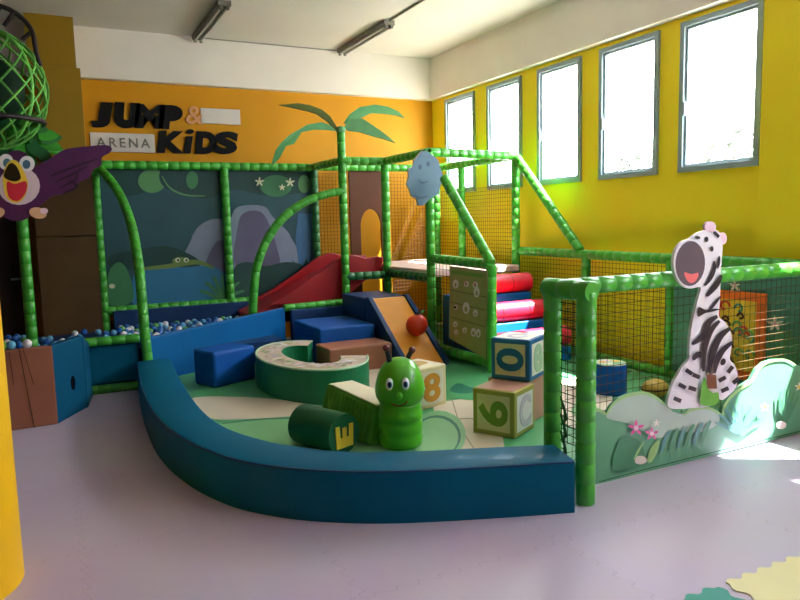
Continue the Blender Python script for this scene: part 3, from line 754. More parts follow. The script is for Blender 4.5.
# point on the ramp surface along the pixel ray
def on_ramp(x, y):
    d = ray(x, y); s_ = (zt_-zb_-.03)/(yt-.04-yf); lo, hi = 5.0, 9.0
    for _ in range(50):
        m_ = (lo+hi)/2; p_ = CAM+d*(m_/d.y)
        if p_.z > zb_+.03+(p_.y-yf)*s_: lo = m_
        else: hi = m_
    return p_
sn = Vector((0, -(zt_-zb_-.03), yt-.04-yf)).normalized()
k = MB(); ac = on_ramp(414, 333)+sn*.115
k.ball(ac, .12, 'apple', (1, .8, .95), 20, 12); ap_ = k.build('apple_cushion'); tag(ap_, 'round red apple cushion on the amber ramp', 'cushion')
k = MB(); k.tube([ac+Vector((0, -.02, .10)), ac+Vector((.02, -.03, .17))], .012, 'bark', 8); k.build('stem', ap_)
k = MB(); lf = [ac+Vector((x*.01, -.05, .13+z*.01)) for x, z in ((1, 0), (4, 3), (8, 3), (6, 0))]; k.extr(lf, (0, .008, 0), 'lf1'); k.build('leaf', ap_)
def foam(name, a, c, m, label, cat, bev=.02, rot=0):
    k = MB(); k.box(a, c, m, rot, bev); return tag(k.build(name), label, cat)
foam('foam_platform', (3.05, 6.92, FL), (3.56, 7.6, .72), 'navy', 'navy foam platform at the head of the amber ramp', 'foam block')
k = MB(); k.box((2.40, 6.62, FL), (3.03, 7.45, .475), 'royal', 0, .02); tag(k.build('foam_step'), 'royal blue foam step behind the brown block', 'foam block')
k = MB(); k.box((2.34, 6.2, FL), (3.02, 6.60, .335), 'brown', 0, .02); tag(k.build('foam_step'), 'brown foam block at the foot of the blue step', 'foam block')
k = MB(); k.box((2.44, 7.66, FL), (3.10, 7.72, .56), 'navy', 0, .012); tag(k.build('pit_wall'), 'dark navy padded panel between the blue pit wall and the palm post', 'foam panel')

# blue corner cube by the pit wall
k = MB(); k.box((-.24, -.16, 0), (.24, .16, .33), 'royal', 0, .03)
R = Matrix.Rotation(math.radians(24), 3, 'Z'); c0 = Vector((1.40, 6.50, FL)); k.v = [tuple(R @ Vector(v) + c0) for v in k.v]
tag(k.build('foam_cube'), 'royal blue foam cube against the bright blue pit wall', 'foam block')

# C-shaped bench
cb = thing('ring_bench', 'dark green C-shaped foam bench with a printed pale top', 'bench', (2.05, 5.95, FL))
bc = Vector((2.06, 5.95, 0)); RO, RI, zb0, zb1 = (.47, .78), (.22, .50), FL, .36
a0, a1 = math.radians(57), math.radians(332); N = 48
def el(a, R, z, off=0.0): return bc + Vector(((R[0]+off)*math.cos(a), (R[1]+off)*math.sin(a), z))
k = MB(); k2 = MB(); vs = []
for i in range(N+1):
    a = a0+(a1-a0)*i/N; vs += [el(a, RI, zb0), el(a, RO, zb0), el(a, RO, zb1), el(a, RI, zb1)]
fs = []
for i in range(N):
    p = i*4; q = p+4
    fs += [(p+1, q+1, q+2, p+2), (p, p+3, q+3, q), (p+2, q+2, q+3, p+3), (p, q, q+1, p+1)]
fs += [(0, 1, 2, 3), (4*N+3, 4*N+2, 4*N+1, 4*N)]
k.add(vs, fs, 'benchg'); k.build('body', cb)
vs = []; e = .004
for i in range(N+1):
    a = a0+(a1-a0)*i/N; vs += [el(a, RI, zb1+.001, .005), el(a, RI, zb1+e, .005), el(a, RO, zb1+e, -.02), el(a, RO, zb1+.001, -.02)]
fs = []
for i in range(N):
    p = i*4; q = p+4; fs += [(p+1, p+2, q+2, q+1), (p, p+1, q+1, q)[::-1], (p+2, p+3, q+3, q+2)]
k2.add(vs, fs, 'blkt2')
rnd = random.Random(5)
for i in range(90):
    a = a0+.08+(a1-a0-.16)*rnd.random(); t_ = rnd.uniform(.14, .8); q = el(a, (RI[0]+(RO[0]-RI[0])*t_, RI[1]+(RO[1]-RI[1])*t_), zb1+e+.0006+.00012*i)
    s_ = rnd.uniform(.02, .042); m = rnd.choice(['cream', 'blkl', 'blks', 'blkt', 'cream', 'maroon', 'psg', 'zp', 'zw'])
    if m == 'maroon': s_ *= .5
    th = rnd.random()*3; nn = rnd.choice([2, 3]); ps_ = []
    for j in range(12):
        t = 2*pi*j/12; f_ = s_*(.75+.25*math.cos(t*nn)); ps_.append(q+Vector((f_*1.2*math.cos(t+th), f_*math.sin(t+th), 0)))
    k2.poly(ps_, m)
k2.build('seat_top', cb, 'pale printed seat top')
k = MB(); k.tube([el(a0+(a1-a0)*i/N, RO, zb1, -.008) for i in range(N+1)], .011, 'blkm', 6); k.build('piping', cb, 'pale mint edge piping')

# ================================================================== CURVED BORDER
outer = spline([(.66, 6.93, 0), (.58, 5.9, 0), (.555, 4.9, 0), (.63, 4.24, 0), (.78, 3.76, 0), (.98, 3.46, 0), (1.21, 3.25, 0), (1.52, 3.06, 0), (1.98, 2.865, 0), (2.37, 2.72, 0)], 6)
inner = spline([(.97, 6.93, 0), (.90, 5.9, 0), (.865, 4.9, 0), (.91, 4.35, 0), (1.04, 3.97, 0), (1.19, 3.72, 0), (1.38, 3.51, 0), (1.67, 3.33, 0), (2.08, 3.16, 0), (2.45, 3.0, 0)], 6)
k = MB(); n = len(outer); hb = .282; bv = .018
prof = []
for o_, i_ in zip(outer, inner):
    w = (i_-o_).normalized()
    z = Vector((0, 0, 1))
    prof.append([o_+z*.0, o_+z*(hb-bv), o_+w*bv*.3+z*(hb-bv*.3), o_+w*bv+z*hb, i_-w*bv+z*hb, i_-w*bv*.3+z*(hb-bv*.3), i_+z*(hb-bv), i_+z*0])
q = len(prof[0]); vs = [p for r in prof for p in r]; fs = []
for a in range(n-1):
    for j in range(q-1): fs.append((a*q+j, a*q+j+1, (a+1)*q+j+1, (a+1)*q+j))
k.add(vs, fs, 'teal', True); k.add(vs[:q], [tuple(range(q))], 'teal'); k.add(vs[-q:], [tuple(range(q-1, -1, -1))], 'teal')
bd = k.build('foam_border'); tag(bd, 'low curved teal-blue foam border around the front of the play area', 'foam border')
k = MB()
k.tube([o_ + (i_-o_).normalized()*.006+Vector((0, 0, hb-.007)) for o_, i_ in zip(outer, inner)], .006, 'navy', 6); k.build('piping', bd)
# play mat with printed shapes and a painted sunlit patch
pmx = MB()
outl = [(p.x, p.y) for p in inner[2:]] + [(2.6, 3.05), (4.93, 3.05), (4.93, 6.7), (3.6, 6.9), (2.40, 6.95), (2.33, 7.6)]
out2 = [(2.42, 7.66), (.98, 6.98)]
pmx.extr([(x, y, FL) for x, y in [(p.x+.01, p.y+.01) for p in inner[1:-1]] + [(2.6, 3.08), (4.93, 3.08), (4.93, 8.5), (2.42, 8.5)] + out2], (0, 0, -FL+.001), 'matg', 'matg')
A = Art(pmx, lambda x, y: onz(x, y, FL), (0, 0, 1), .0006)
A.smooth([(190, 399), (240, 397), (290, 401), (330, 409), (345, 414), (300, 416), (250, 419), (208, 418)], 'matc')
A.smooth([(215, 426), (250, 421), (300, 418), (345, 418), (380, 425), (390, 450), (300, 452), (250, 440)], 'matl')
A.line([(222, 424), (270, 419), (330, 420), (370, 430)], 1.6, 'matd')
A.poly([(362, 356), (395, 356), (398, 378), (370, 392), (362, 380)], 'matc')
A.poly([(432, 404), (470, 398), (500, 420), (505, 452), (450, 456), (440, 430)], 'matc')
A.line([(433, 424), (470, 419), (500, 428)], 1.0, 'mats', False); A.line([(452, 400), (462, 430), (478, 455)], 1.0, 'mats', False)
A.ell(438, 436, 28, 25, 'matl'); A.ell(437, 437, 24, 21, 'matd'); A.ell(436, 438, 22.5, 19.5, 'matl')
A.smooth([(447, 366), (470, 362), (492, 372), (490, 398), (462, 400), (448, 392)], 'matg'); A.smooth([(450, 392), (458, 384), (472, 388), (486, 384), (470, 394)], 'matd')
A.smooth([(556, 384), (600, 380), (612, 402), (590, 430), (560, 420)], 'matc'); A.ell(585, 412, 14, 8, 'matl')  # cream patch paints the sunlit part of the mat inside the fence
tag(pmx.build('play_mat'), 'green and cream printed soft mat inside the blue border', 'play mat')

# ================================================================== CATERPILLAR
ct = thing('caterpillar', 'smiling bright green caterpillar with dark antennae on the play mat', 'soft toy seat', (2.0, 3.93, FL))
hc = Vector((1.985, 3.98, 0))
k = MB(); k.lathe(hc, [(.125, FL), (.14, FL+.015), (.143, .15), (.132, .165), (.143, .18), (.146, .235), (.134, .25), (.146, .265), (.146, .31), (.135, .325), (.14, .345), (.13, .38), (.08, .40)], 'cat', 32); k.build('neck', ct)
k = MB(); k.lathe(hc, [(.03, .335), (.09, .345), (.135, .37), (.158, .41), (.165, .45), (.162, .49), (.15, .535), (.135, .575), (.115, .615), (.085, .645), (.045, .662), (.01, .667)], 'cat', 32)
hd = k.build('head', ct)
fd = Vector((-.42, -.9, 0)).normalized(); rt = Vector((-fd.y, fd.x, 0))
def on_head(px, py, lift=0.0):
    d = ray(px, py); best = None
    # march to the head surface
    t = 3.5
    while t < 6:
        p = CAM + d*t
        zz = p.z
        prof_ = [(.335, .03), (.345, .09), (.37, .135), (.41, .158), (.45, .165), (.49, .162), (.535, .15), (.575, .135), (.615, .115), (.645, .085), (.662, .045)]
        for (z0, r0), (z1, r1) in zip(prof_, prof_[1:]):
            if z0 <= zz <= z1:
                r = r0+(r1-r0)*(zz-z0)/(z1-z0)
                if (p.xy-hc.xy).length <= r: return p - d.normalized()*lift
        t += .002
    return CAM+d*4.4
for ex, ey in ((389.5, 384.5), (405.5, 384)):
    c = on_head(ex, ey); k = MB(); k.ball(c, .034, 'eyew', (.75, .75, 1.25), 16, 10); ey_ = k.build('eye', hd)
    v = (CAM-c).normalized(); k = MB(); k.ball(c+v*.017+Vector((.001, 0, -.002)), .017, 'eyeb', (.9, .9, 1.35), 14, 8); k.build('iris', ey_)
    k = MB(); k.ball(c+v*.027+Vector((.001, 0, 0)), .010, 'eyek', (.9, .9, 1.4), 12, 8); k.build('pupil', ey_)
c = on_head(399.5, 396); k = MB(); k.ball(c, .022, 'cat', (.9, 1, 1.1), 14, 10); k.build('nose', hd)
k = MB(); k.tube(spline([on_head(x, y, .002) for x, y in ((391, 403), (395, 405.5), (400, 406), (405, 404), (407.5, 401))], 3), .005, 'lip', 6); k.build('mouth', hd)
for bx, by, tx, ty in ((390.5, 362, 386, 348), (405.5, 362, 412, 350)):
    b0 = ony(bx, by, hc.y); t0 = ony(tx, ty, hc.y-.02)
    k = MB(); k.tube([b0-Vector((0, 0, .03)), b0.lerp(t0, .5), t0], .017, 'zk', 10); an = k.build('antenna', hd)
    k = MB(); k.ball(t0, .023, 'maroon'); k.build('knob', an)
# body bench behind the head
bs = [ony(328, 384, 5.0), ony(351, 380, 5.05), ony(380, 405, 4.2), ony(372, 410, 4.1)]
k = MB(); ztop = .395
P0, P1 = onz(328, 384, ztop), onz(351.5, 380.5, ztop)
Q1, Q0 = Vector((2.08, 4.06, .335)), Vector((1.855, 4.06, .335))
_lo = [(P0.x-.09, P0.y-.02), (P1.x, P1.y), (Q1.x, Q1.y), (Q0.x-.05, Q0.y)]
k.add([(x, y, FL) for x, y in _lo]+[P0, P1, Q1, Q0], [(0, 3, 2, 1), (4, 5, 6, 7), (0, 1, 5, 4), (1, 2, 6, 5), (2, 3, 7, 6), (3, 0, 4, 7)], 'catd'); bdy = k.build('body', ct, 'olive green ribbed body')
k = MB(); nrib = 13
for i in range(nrib):
    t = (i+.5)/nrib; p = P0.lerp(Q0, t); dd = (Q0-P0).normalized(); nn = Vector((dd.y, -dd.x, 0))
    if nn.x > 0: nn = -nn
    k.tube([Vector((p.x-.09+.04*t, p.y-.02*(1-t), FL+.01)), Vector((p.x, p.y, p.z-.02))], .024, 'catd', 8)
k.build('rib_panel', bdy)
k = MB(); ins = lambda p, c_: p.lerp(c_, .06)
cm = (P0+P1+Q0+Q1)/4; k.extr([ins(p, cm)+Vector((0, 0, .001)) for p in (P0, P1, Q1, Q0)], (0, 0, .006), 'cream'); k.build('seat_top', bdy, 'cream top')

# green barrel with the yellow crown-like letter
br = thing('foam_barrel', 'dark green foam barrel lying beside the caterpillar with a yellow letter', 'foam barrel', (1.6, 4.4, FL))
c1 = Vector((1.44, 4.36, FL+.132)); c2 = Vector((1.585, 3.99, FL+.132))
k = MB(); ax = (c2-c1).normalized(); k.tube([c1, c1+ax*.015, c2-ax*.015, c2], .132, 'catb', 28); 
c1b = c1
k.build('roll', br)
# the letter sits on the round end turned to the viewer
un = ax; ux = Vector((-ax.y, ax.x, 0)); uy = Vector((0, 0, 1))
k = MB(); cc_ = c2 + ax*.001
def cr_(a, z): return cc_ + ux*a + uy*z
k.extr([cr_(-.072, -.085), cr_(.072, -.085), cr_(.078, .06), cr_(.042, .06), cr_(.036, -.02), cr_(.018, -.02), cr_(.018, .045), cr_(-.018, .045), cr_(-.018, -.02), cr_(-.036, -.02), cr_(-.042, .06), cr_(-.078, .06)][::1], ax*.006, 'py')
k.build('letter', br, 'yellow letter E turned on its back')

# ================================================================== LETTER BLOCKS
def toy_block(label, foot, size, yaw, face_m, border_m, glyph, glyph_m, glyph_rot=0, side=None, side_m='blkw', side_glyph_m='blkl', top_m='blkw', edge_m=None, side_border=None, top_glyph=None):
    """foot: near bottom corner; the front face runs along u (to the left, away), the side face along w"""
    u = Vector((-math.cos(yaw), math.sin(yaw), 0)); w = Vector((math.sin(yaw), math.cos(yaw), 0)); z = Vector((0, 0, 1))
    f = Vector(foot); s = size
    t = thing('toy_block', label, 'toy block', f+u*s/2+w*s/2)
    k = MB(); k.extr([f, f+u*s, f+u*s+w*s, f+w*s], z*s, border_m, bev=.012); k.build('cube', t)
    nf = -w; ns = -u
    def face(o, a, n, m_in, m_gl, gl, rot, bm_, nm):
        k = MB(); e = .035
        o2 = o + n*.0015
        k.extr([o2+a*e+z*e, o2+a*(s-e)+z*e, o2+a*(s-e)+z*(s-e), o2+a*e+z*(s-e)], -n*.001, m_in)
        fp = k.build(nm, t)
        if gl:
            k = MB(); c = o + a*(s/2) + z*(s/2) + n*.002
            vs, fs = text_mesh(gl, 1.0, .1, .03)
            x0 = min(v.x for v in vs); x1 = max(v.x for v in vs); y0 = min(v.y for v in vs); y1 = max(v.y for v in vs)
            hh = s*.70; ww = s*.56; cs, sn_ = math.cos(rot), math.sin(rot); out = []
            for v in vs:
                px_ = ((v.x-x0)/(x1-x0)-.5)*ww; py_ = ((v.y-y0)/(y1-y0)-.5)*hh
                out.append(c + a*(px_*cs-py_*sn_) + z*(px_*sn_+py_*cs) + n*((v.z+.05)/.1*.004))
            k.add(out, fs, m_gl); k.build('glyph', fp)
    face(f+u*s, -u, nf, face_m, glyph_m, glyph, glyph_rot, border_m, 'front_face')
    face(f, w, ns, side_m, side_glyph_m, side, 0, border_m, 'side_face')
    k = MB(); e = .02; o2 = f+z*(s+.0012); k.extr([o2+u*e+w*e, o2+w*e+u*(s-e), o2+u*(s-e)+w*(s-e), o2+u*e+w*(s-e)], z*-.001, top_m); tp = k.build('top_face', t)
    if top_glyph:
        k = MB(); c = f+u*s/2+w*s/2+z*(s+.0014)
        vs, fs = text_mesh(top_glyph[0], 1.0, .1, .03); x0 = min(v.x for v in vs); x1 = max(v.x for v in vs); y0 = min(v.y for v in vs); y1 = max(v.y for v in vs)
        k.add([c - u*(((v.x-x0)/(x1-x0)-.5)*s*.5) + w*(((v.y-y0)/(y1-y0)-.5)*s*.62) + z*((v.z+.05)*.02) for v in vs], fs, top_glyph[1]); k.build('glyph', tp)
    return t
toy_block('lower foam block with an olive border and a green tipped-over 6', (2.682, 3.674, FL), .319, math.radians(62), 'blkc', 'blko', '6', 'blkg', pi/2, 'C', 'blks', 'blkl', 'blkp')
toy_block('dusky pink foam block half hidden behind the lower olive block', (2.952, 3.885, FL), .319, math.radians(62), 'blkp', 'blkp', None, 'blkp', 0, None, 'blkp', 'blkp', 'blkp')
b0 = onz(530, 382.5, FL+.321)
toy_block('upper blue-edged foam block with a blue 0 on top of the stack', b0, .30, math.radians(59), 'blkc', 'blkb', '0', 'blkb', pi/2, 'e', 'blkw', 'blkm', 'blkw', top_glyph=('O', 'blkl'))
b8 = onz(417, 412, FL)
toy_block('pale foam block with an orange 8 behind the caterpillar', b8, .33, math.radians(75), 'blkw', 'blkc', None, 'blkr', 0, '8', 'blkw', 'blkr', 'cream', top_glyph=('a', 'blkt'))

# ================================================================== ROLLER STAIRS
SX0, SX1 = XB+.09, 4.74
for i, (y0, y1, z1, lab) in enumerate(((6.16, 6.53, .74, 'top'), (5.86, 6.155, .47, 'middle'), (5.50, 5.855, .22, 'bottom'))):
    foam('foam_step', (SX0, y0, FL), (SX1, y1, z1), 'blue', 'blue foam stair block under the %s red roll' % lab, 'foam block', .015)
for i, (y, z, lab) in enumerate(((6.24, .74+.105, 'topmost'), (5.95, .47+.105, 'middle'), (5.60, .22+.105, 'lowest'))):
    t = thing('foam_roll', '%s of the three red foam rolls on the stairs' % lab, 'foam roll', ((SX0+SX1)/2, y, z-.105), 'red rolls on the stairs')
    k = MB(); k.tube([(SX0, y, z), (SX0+.02, y, z), (SX1-.02, y, z), (SX1, y, z)], .105, 'crimson', 26); k.build('roll', t)
    for x in (SX0+.34, SX0+.68):
        k = MB(); k.tube([(x-.006, y, z), (x+.006, y, z)], .1065, 'red', 26); k.build('seam_band', t)

# ================================================================== RIGHT FENCE
rf = thing('side_fence', 'green tube fence with net along the window wall', 'fence', (XC, 5.0, 0))
ZR = 1.15; XR = XC
for y in (5.58, 4.46, 3.06): pipe(rf, 'post', [(XR, y, 0), (XR, y, ZR)])
pipe(rf, 'rail', [(XR, 6.72, 1.165), (XR, 3.0, 1.145)])
pipe(rf, 'rail', [(XR, 6.72, .10), (XR, 3.0, .10)])
addnet(rf, (XR, 4.48, .16), (0, 2.2, 0), (0, 0, .97))
tp = MB(); tp.box((XR-.035, 3.1, .14), (XR-.02, 4.40, 1.09), 'pteal')
def RX(x, y): return onx(x, y, XR-.036)
A = Art(tp, RX, (-1, 0, 0))
A.flower(775, 324, 9, 'fc', 'zp', 5); A.flower(735, 285.5, 6.5, 'fc', 'zp'); A.flower(740, 292, 4, 'zp')
A.smooth([(765, 340), (780, 330), (800, 345), (800, 372), (775, 372)], 'hd'); A.line([(790, 372), (784, 350), (792, 330)], 2.5, 'mgl')
A.smooth([(683, 390), (690, 345), (700, 372), (697, 395)], 'hd')
tag(tp.build('fence_panel'), 'teal printed panel with pale flowers on the side fence behind the zebra', 'panel')
op = thing('swirl_panel', 'orange framed panel with yellow centre and leaf scrolls behind the zebra', 'panel', (XR-.06, 3.75, .2))
k = MB(); YY0, YY1 = onx(765, 330, XR-.06).y, onx(717, 330, XR-.06).y; zz0, zz1 = .20, .92
k.box((XR-.06, YY0, zz0), (XR-.04, YY1, zz1), 'orange', bev=.008); k.build('frame', op)
k = MB(); k.box((XR-.064, YY0+.08, zz0+.08), (XR-.055, YY1-.03, zz1-.07), 'oyel'); rnd = random.Random(11)
for i in range(16):
    y = rnd.uniform(YY0+.11, YY1-.07); z = rnd.uniform(zz0+.13, zz1-.13); s_ = rnd.choice((-1, 1)); r = rnd.uniform(.03, .06)
    k.tube([(XR-.066, y+s_*r*math.cos(a)*(1-a/9), z+r*math.sin(a)*(1-a/9)) for a in [i_*.55 for i_ in range(10)]], .010, rnd.choice(['choc', 'hd', 'apple', 'psg']), 6)
k.build('centre_panel', op, 'yellow centre panel with leaf scrolls')

# ================================================================== FRONT FENCE
ff = thing('front_fence', 'green foam-clad tube fence with net at the front right', 'fence', (3.7, 2.97, 0))
YFENCE = 2.98; ZF = 1.165
px1 = onz(583, 504, 0)
P1_ = (2.503, 2.79); P2_ = (2.482, 3.04)
pipe(ff, 'post', [(P1_[0], P1_[1], 0), (P1_[0], P1_[1], 1.155)], r=.053)
pipe(ff, 'post', [(P2_[0], P2_[1], 0), (P2_[0], P2_[1], 1.15)], r=.05)
pipe(ff, 'rail', [(P1_[0], P1_[1]-.045, 1.16), (P2_[0]-.005, P2_[1]+.045, 1.16)], 'green', .056, .12)
pipe(ff, 'rail', [(P1_[0]+.0, YFENCE, ZF), (XC+.02, YFENCE, ZF-.005)], 'green', .048)
pipe(ff, 'post', [(XC, YFENCE, 0), (XC, YFENCE, ZF)])
addnet(ff, (P1_[0]+.05, YFENCE+.035, .10), (XC-P1_[0]-.05, 0, 0), (0, 0, ZF-.12), 'netd', .052, .0019)
k = MB(); k.net((P1_[0]-.005, P1_[1]+.04, .3), (0, .2, 0), (0, 0, .83), .045, 'netg', .003)
k.net((P1_[0]+.03, YFENCE+.02, .12), (.02, .2, 0), (0, 0, .35), .04, 'netg', .004)
for i in range(3): k.tube(spline([(P1_[0]+.0, 3.0, .55-.1*i), (P1_[0]+.06, 3.02, .40-.1*i), (P1_[0]+.0, 3.06, .34-.06*i), (P1_[0]-.0, 2.98, .2-.03*i)], 4), .008, 'netg', 6)
k.build('net', ff, 'slack crumpled net between the gate posts')

# hedge board
YH = 2.935
def HY(x, y): return ony(x, y, YH)
top = [(591, 413), (598, 409), (606, 413.5), (611, 405), (619, 398), (630, 393.5), (642, 392), (653, 395), (663, 402.5), (670, 408), (677, 410), (683, 415), (688, 410), (698, 407), (708, 407), (717, 410), (721, 414), (722.5, 406), (729, 396), (739, 387), (750, 380), (756, 369), (763, 362.5), (772, 359.5), (785, 359), (795, 364), (800, 366), (806, 362), (822, 358), (838, 364)]
hbm = MB()
TP = [HY(x, y) for x, y in top]; TP = [p for p in TP if p.x < 4.98]
TP.append(Vector((5.02, YH, TP[-1].z)))
bx0 = TP[0].x
pts = [(bx0, YH, .012)] + [(p.x, YH, p.z) for p in TP] + [(5.02, YH, .012)]
hbm.extr(pts, (0, .018, 0), 'hd', 'hg')
A = Art(hbm, HY, (0, -1, 0))
def hump(P, m, rim='hr', wr=3.0):
    A.smooth(P, m, 4)
A.smooth([(606, 416), (611, 406), (619, 399), (630, 394.5), (642, 393), (653, 396), (663, 403.5), (670, 409), (676, 420), (660, 438), (630, 424), (612, 420)], 'hl')  # pale glare painted over the humps
A.smooth([(668, 411), (680, 414), (690, 411), (700, 408.5), (712, 410), (719, 413), (717, 424), (700, 432), (675, 430), (664, 424)], 'hl')
for P in ([(592, 413), (598, 410), (606, 414.5)], [(606, 414.5), (611, 406), (619, 399), (630, 394.5), (642, 393), (653, 396), (663, 403.5), (670, 409)], [(683, 416), (688, 411), (698, 408), (708, 408), (720, 414)], [(721.5, 420), (723.5, 407), (730, 397), (740, 388), (750, 381.5), (757, 370), (764, 363.5), (773, 360.5), (785, 360), (795, 365)]):
    A.line(P, 3.4, 'hr')
A.smooth([(612, 470), (618, 440), (630, 436), (642, 446), (640, 464)], 'hd', 4); A.smooth([(646, 460), (650, 447), (658, 440), (656, 452), (650, 462)], 'hr', 4)
A.smooth([(634, 462), (636, 456), (643, 456), (646, 461), (640, 464)], 'fc', 4)
for i in range(6):
    A.line([(660+8*i, 452-2*i), (664+8*i, 440-2*i), (669+8*i, 430-2*i)], 4, 'hd' if i % 2 else 'hb')
for i in range(8):
    a = -1.35+.36*i; A.line([(738, 434), (738+13*math.sin(a), 430-13*math.cos(a)), (738+25*math.sin(a), 427-24*math.cos(a))], 3.2, 'hb')
for i in range(5):
    a = -.5+.35*i; A.line([(782, 424), (782+9*math.sin(a), 414-9*math.cos(a)), (784+14*math.sin(a), 406-18*math.cos(a))], 3.0, 'hd')
A.flower(633, 427, 9, 'fp', 'zp'); A.flower(648.5, 432.5, 7.5, 'fp', 'zp'); A.flower(653, 422, 4, 'fc')
A.flower(761, 406, 5, 'fc', 'py'); A.flower(795, 386, 5, 'fc', 'py'); A.ell(777, 424, 5, 4, 'fc')
A.line([(640, 440), (634, 450), (630, 458)], 2, 'hr'); 
A.line([(595, 480), (640, 468), (720, 448), (800, 429)], .8, 'foot_line', False)  # thin dark line along the bottom edge of the board
tag(hbm.build('hedge_board'), 'long green bush-shaped printed board with pink flowers along the front fence', 'cut-out board')

# zebra board
YZ = 2.905
def ZY(x, y): return ony(x, y, YZ)
zb_m = MB()
body = [(689.5, 239), (698, 233), (705, 230.5), (713, 229), (719, 232), (722, 240), (722.5, 250), (721, 270), (720, 300), (719, 316), (725, 322), (730, 330), (732, 339), (731, 350), (730, 360), (734, 364), (737.5, 374), (736, 387), (728, 396), (722, 400), (718, 397), (715, 404), (706, 407), (694, 408), (680, 409), (670, 408), (668, 401), (674, 382), (682, 368), (689, 359), (689.5, 350), (691, 331), (697, 303), (701, 288), (696, 287.5), (689, 288.5), (681, 284), (675, 273), (673.5, 262), (676, 250), (682, 242)]
zb_m.extr([ZY(x, y) for x, y in smooth_loop(body, 3)], (0, .02, 0), 'zw', 'zw')
for x, y, rx, ry in ((710.5, 227, 5.6, 5.6), (723, 238.5, 4, 6)):
    zb_m.extr([ZY(x+rx*math.cos(a), y+ry*math.sin(a)) for a in [2*pi*i/18 for i in range(18)]], (0, .018, 0), 'zp', 'zp')
A = Art(zb_m, ZY, (0, -1, 0))
A.ell(690, 263.5, 14.8, 22.5, 'zm', 28, .05)
A.smooth([(684, 272.5), (691, 274), (698, 273), (696, 280), (691, 283), (686.5, 280)], 'zt')
A.poly([(714.5, 230.5), (719.5, 235.5), (717.5, 238.5), (712.5, 233)], 'zk')
A.ell(697, 237.5, 2.8, 1.6, 'zk', rot=.2); A.ell(706, 239.3, 1.8, 2.7, 'zk'); A.ell(711, 248.8, 1.8, 2.7, 'zk')
A.line([(713.5, 261), (713, 270), (709, 279), (703.5, 285.5)], 4.2, 'zk'); A.line([(718.3, 256), (717.8, 262), (716.6, 268.5)], 2.8, 'zk')
A.line([(720.3, 275), (715, 285), (705.5, 296)], 5.6, 'zk'); A.line([(719.5, 296), (713, 304), (709, 309)], 3, 'zk')
A.smooth([(697, 307), (704, 309.5), (711, 308.5), (718.5, 309), (711, 311.5), (704, 313), (696.5, 316.5)], 'zk', 4)
A.line([(690.5, 344), (702, 335.5), (707.5, 322), (716, 316)], 6.4, 'zk'); A.line([(718, 320.5), (709, 331), (703, 349), (702, 371)], 6.0, 'zk')
A.line([(729, 327.5), (718.5, 336.5), (711.5, 352), (707, 373)], 6.6, 'zk'); A.line([(731, 341.5), (721, 350), (715, 361), (712.5, 373)], 6.0, 'zk')
A.line([(691, 359.5), (696, 354), (703.5, 356.5)], 5.8, 'zk'); A.ell(721, 361.5, 2.6, 3.6, 'zk', rot=.4)
for x, y, r in ((687, 371.5, .6), (680, 385.5, .5), (694, 375.5, .4), (690, 388, .3), (675, 399, .4), (719.5, 378.5, -.5), (727.5, 369, -.9), (722, 389, -.4), (733, 380, -.7)):
    A.line([(x-4*math.cos(r), y-4*math.sin(r)), (x+4*math.cos(r), y+4*math.sin(r))], 4.2, 'zk', False)
A.poly([(704, 374), (713, 374), (714, 388), (704, 388)], 'zb')
A.smooth([(697, 403), (698, 392), (699, 382), (702, 377), (704, 386), (709, 392), (715, 392), (715, 402), (706, 405)], 'zg')
tag(zb_m.build('zebra_board'), 'white and black striped zebra cut-out board with open mouth on the front fence', 'cut-out board')

# drum stool inside and gold cushion
dr = thing('drum_stool', 'blue round foam stool with a pale printed top inside the fence', 'stool', (4.09, 4.27, FL))
dcn = Vector((4.09, 4.27, 0))
k = MB(); k.lathe(dcn, [(.125, FL), (.135, FL+.012), (.135, .325), (.128, .335)], 'royal', 32); k.build('body', dr)
k = MB(); k.lathe(dcn, [(.13, .3355), (.125, .343)], 'blkm', 32)
for i, m in enumerate(('py', 'zp', 'blkr', 'fc', 'matl')):
    a = 2*pi*i/5; k.lathe(dcn+Vector((.065*math.cos(a), .065*math.sin(a), 0)), [(.035, .344), (.033, .345+.0003*i)], m, 14)
k.build('seat_top', dr, 'pale printed top with coloured dots')
gc = onz(656, 397, FL+.06)
t = thing('foam_cushion', 'small gold patterned cushion on the mat behind the hedge board', 'cushion', (4.28, 3.95, FL))
k = MB(); k.ball((4.30, 3.98, FL+.075), .12, 'gold', (1, .8, .62), 18, 10); k.build('cushion', t)
k = MB(); k.tube([(4.30+.1215*math.cos(a), 3.98+.097*math.sin(a), FL+.075) for a in [2*pi*i/28 for i in range(29)]], .006, 'choc', 6, caps=False); k.build('piping', t)

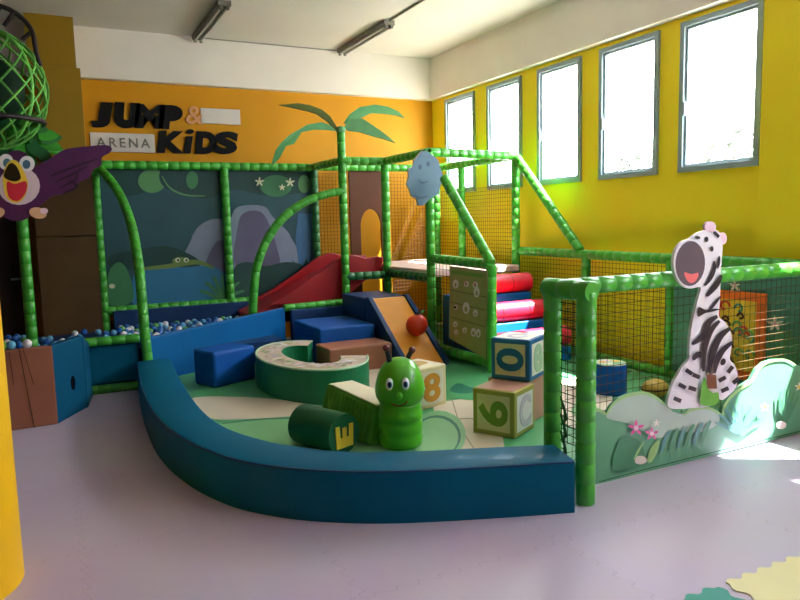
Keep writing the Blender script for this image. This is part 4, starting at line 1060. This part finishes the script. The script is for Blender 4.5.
# floor mats at the lower right
def jig(x0, y0, x1, y1, m, label):
    am, pr = .011, .049
    def edge(a, c, flip):
        a, c = Vector(a), Vector(c); d = c-a; n_ = round(d.length/pr); u = d.normalized(); w = Vector((-u.y, u.x, 0))*am*flip; out = []
        for i in range(n_):
            p = a + d*(i/n_); e = d/n_
            out += [p+w*(-1 if i % 2 else 1), p+e*.4+w*(-1 if i % 2 else 1)*1.0]
        return out
    P = edge((x0, y0, 0), (x1, y0, 0), 1) + edge((x1, y0, 0), (x1, y1, 0), 1) + edge((x1, y1, 0), (x0, y1, 0), 1) + edge((x0, y1, 0), (x0, y0, 0), 1)
    k = MB(); k.extr([p+Vector((0, 0, .006)) for p in P], (0, 0, -.0055), m); tag(k.build('floor_mat'), label, 'floor mat')
jig(2.43, .88, 3.41, 1.86, 'ymat', 'pale yellow interlocking foam mat at the lower right corner')
jig(1.40, .88, 2.38, 1.86, 'gmat', 'sea green interlocking foam mat beside the yellow mat')

# ================================================================== LIGHT, WORLD, CAMERA
SUN_D = Vector((-.47, .30, -1)).normalized()
s = bpy.data.lights.new('sun', 'SUN'); s.energy = 62; s.angle = math.radians(.8); s.color = (1, .97, .92)
so = bpy.data.objects.new('sun', s); col.objects.link(so); so.rotation_euler = SUN_D.to_track_quat('-Z', 'Y').to_euler(); so.location = (12, 4, 12)
w = bpy.data.worlds.new('daylight'); scn.world = w; w.use_nodes = True
bgn = w.node_tree.nodes['Background']; bgn.inputs['Color'].default_value = (.90, .96, 1, 1); bgn.inputs['Strength'].default_value = 19.0

cam = bpy.data.cameras.new('camera'); co = bpy.data.objects.new('camera', cam); col.objects.link(co)
cam.sensor_fit = 'HORIZONTAL'; cam.sensor_width = 36; cam.lens = FPX/800*36; cam.clip_start = .05; cam.clip_end = 200
mw = Matrix((AR, AU, -AF)).transposed().to_4x4(); mw.translation = CAM; co.matrix_world = mw
scn.camera = co
vs_ = scn.view_settings
vs_.view_transform = 'Standard'; vs_.look = 'None'; vs_.gamma = 1; vs_.use_curve_mapping = False; vs_.exposure = 0.22
scn.cycles.max_bounces = 10; scn.cycles.diffuse_bounces = 6; scn.cycles.transparent_max_bounces = 16; scn.cycles.glossy_bounces = 4
scn.cycles.caustics_reflective = False; scn.cycles.caustics_refractive = False; scn.cycles.use_denoising = True; scn.cycles.sample_clamp_indirect = 8
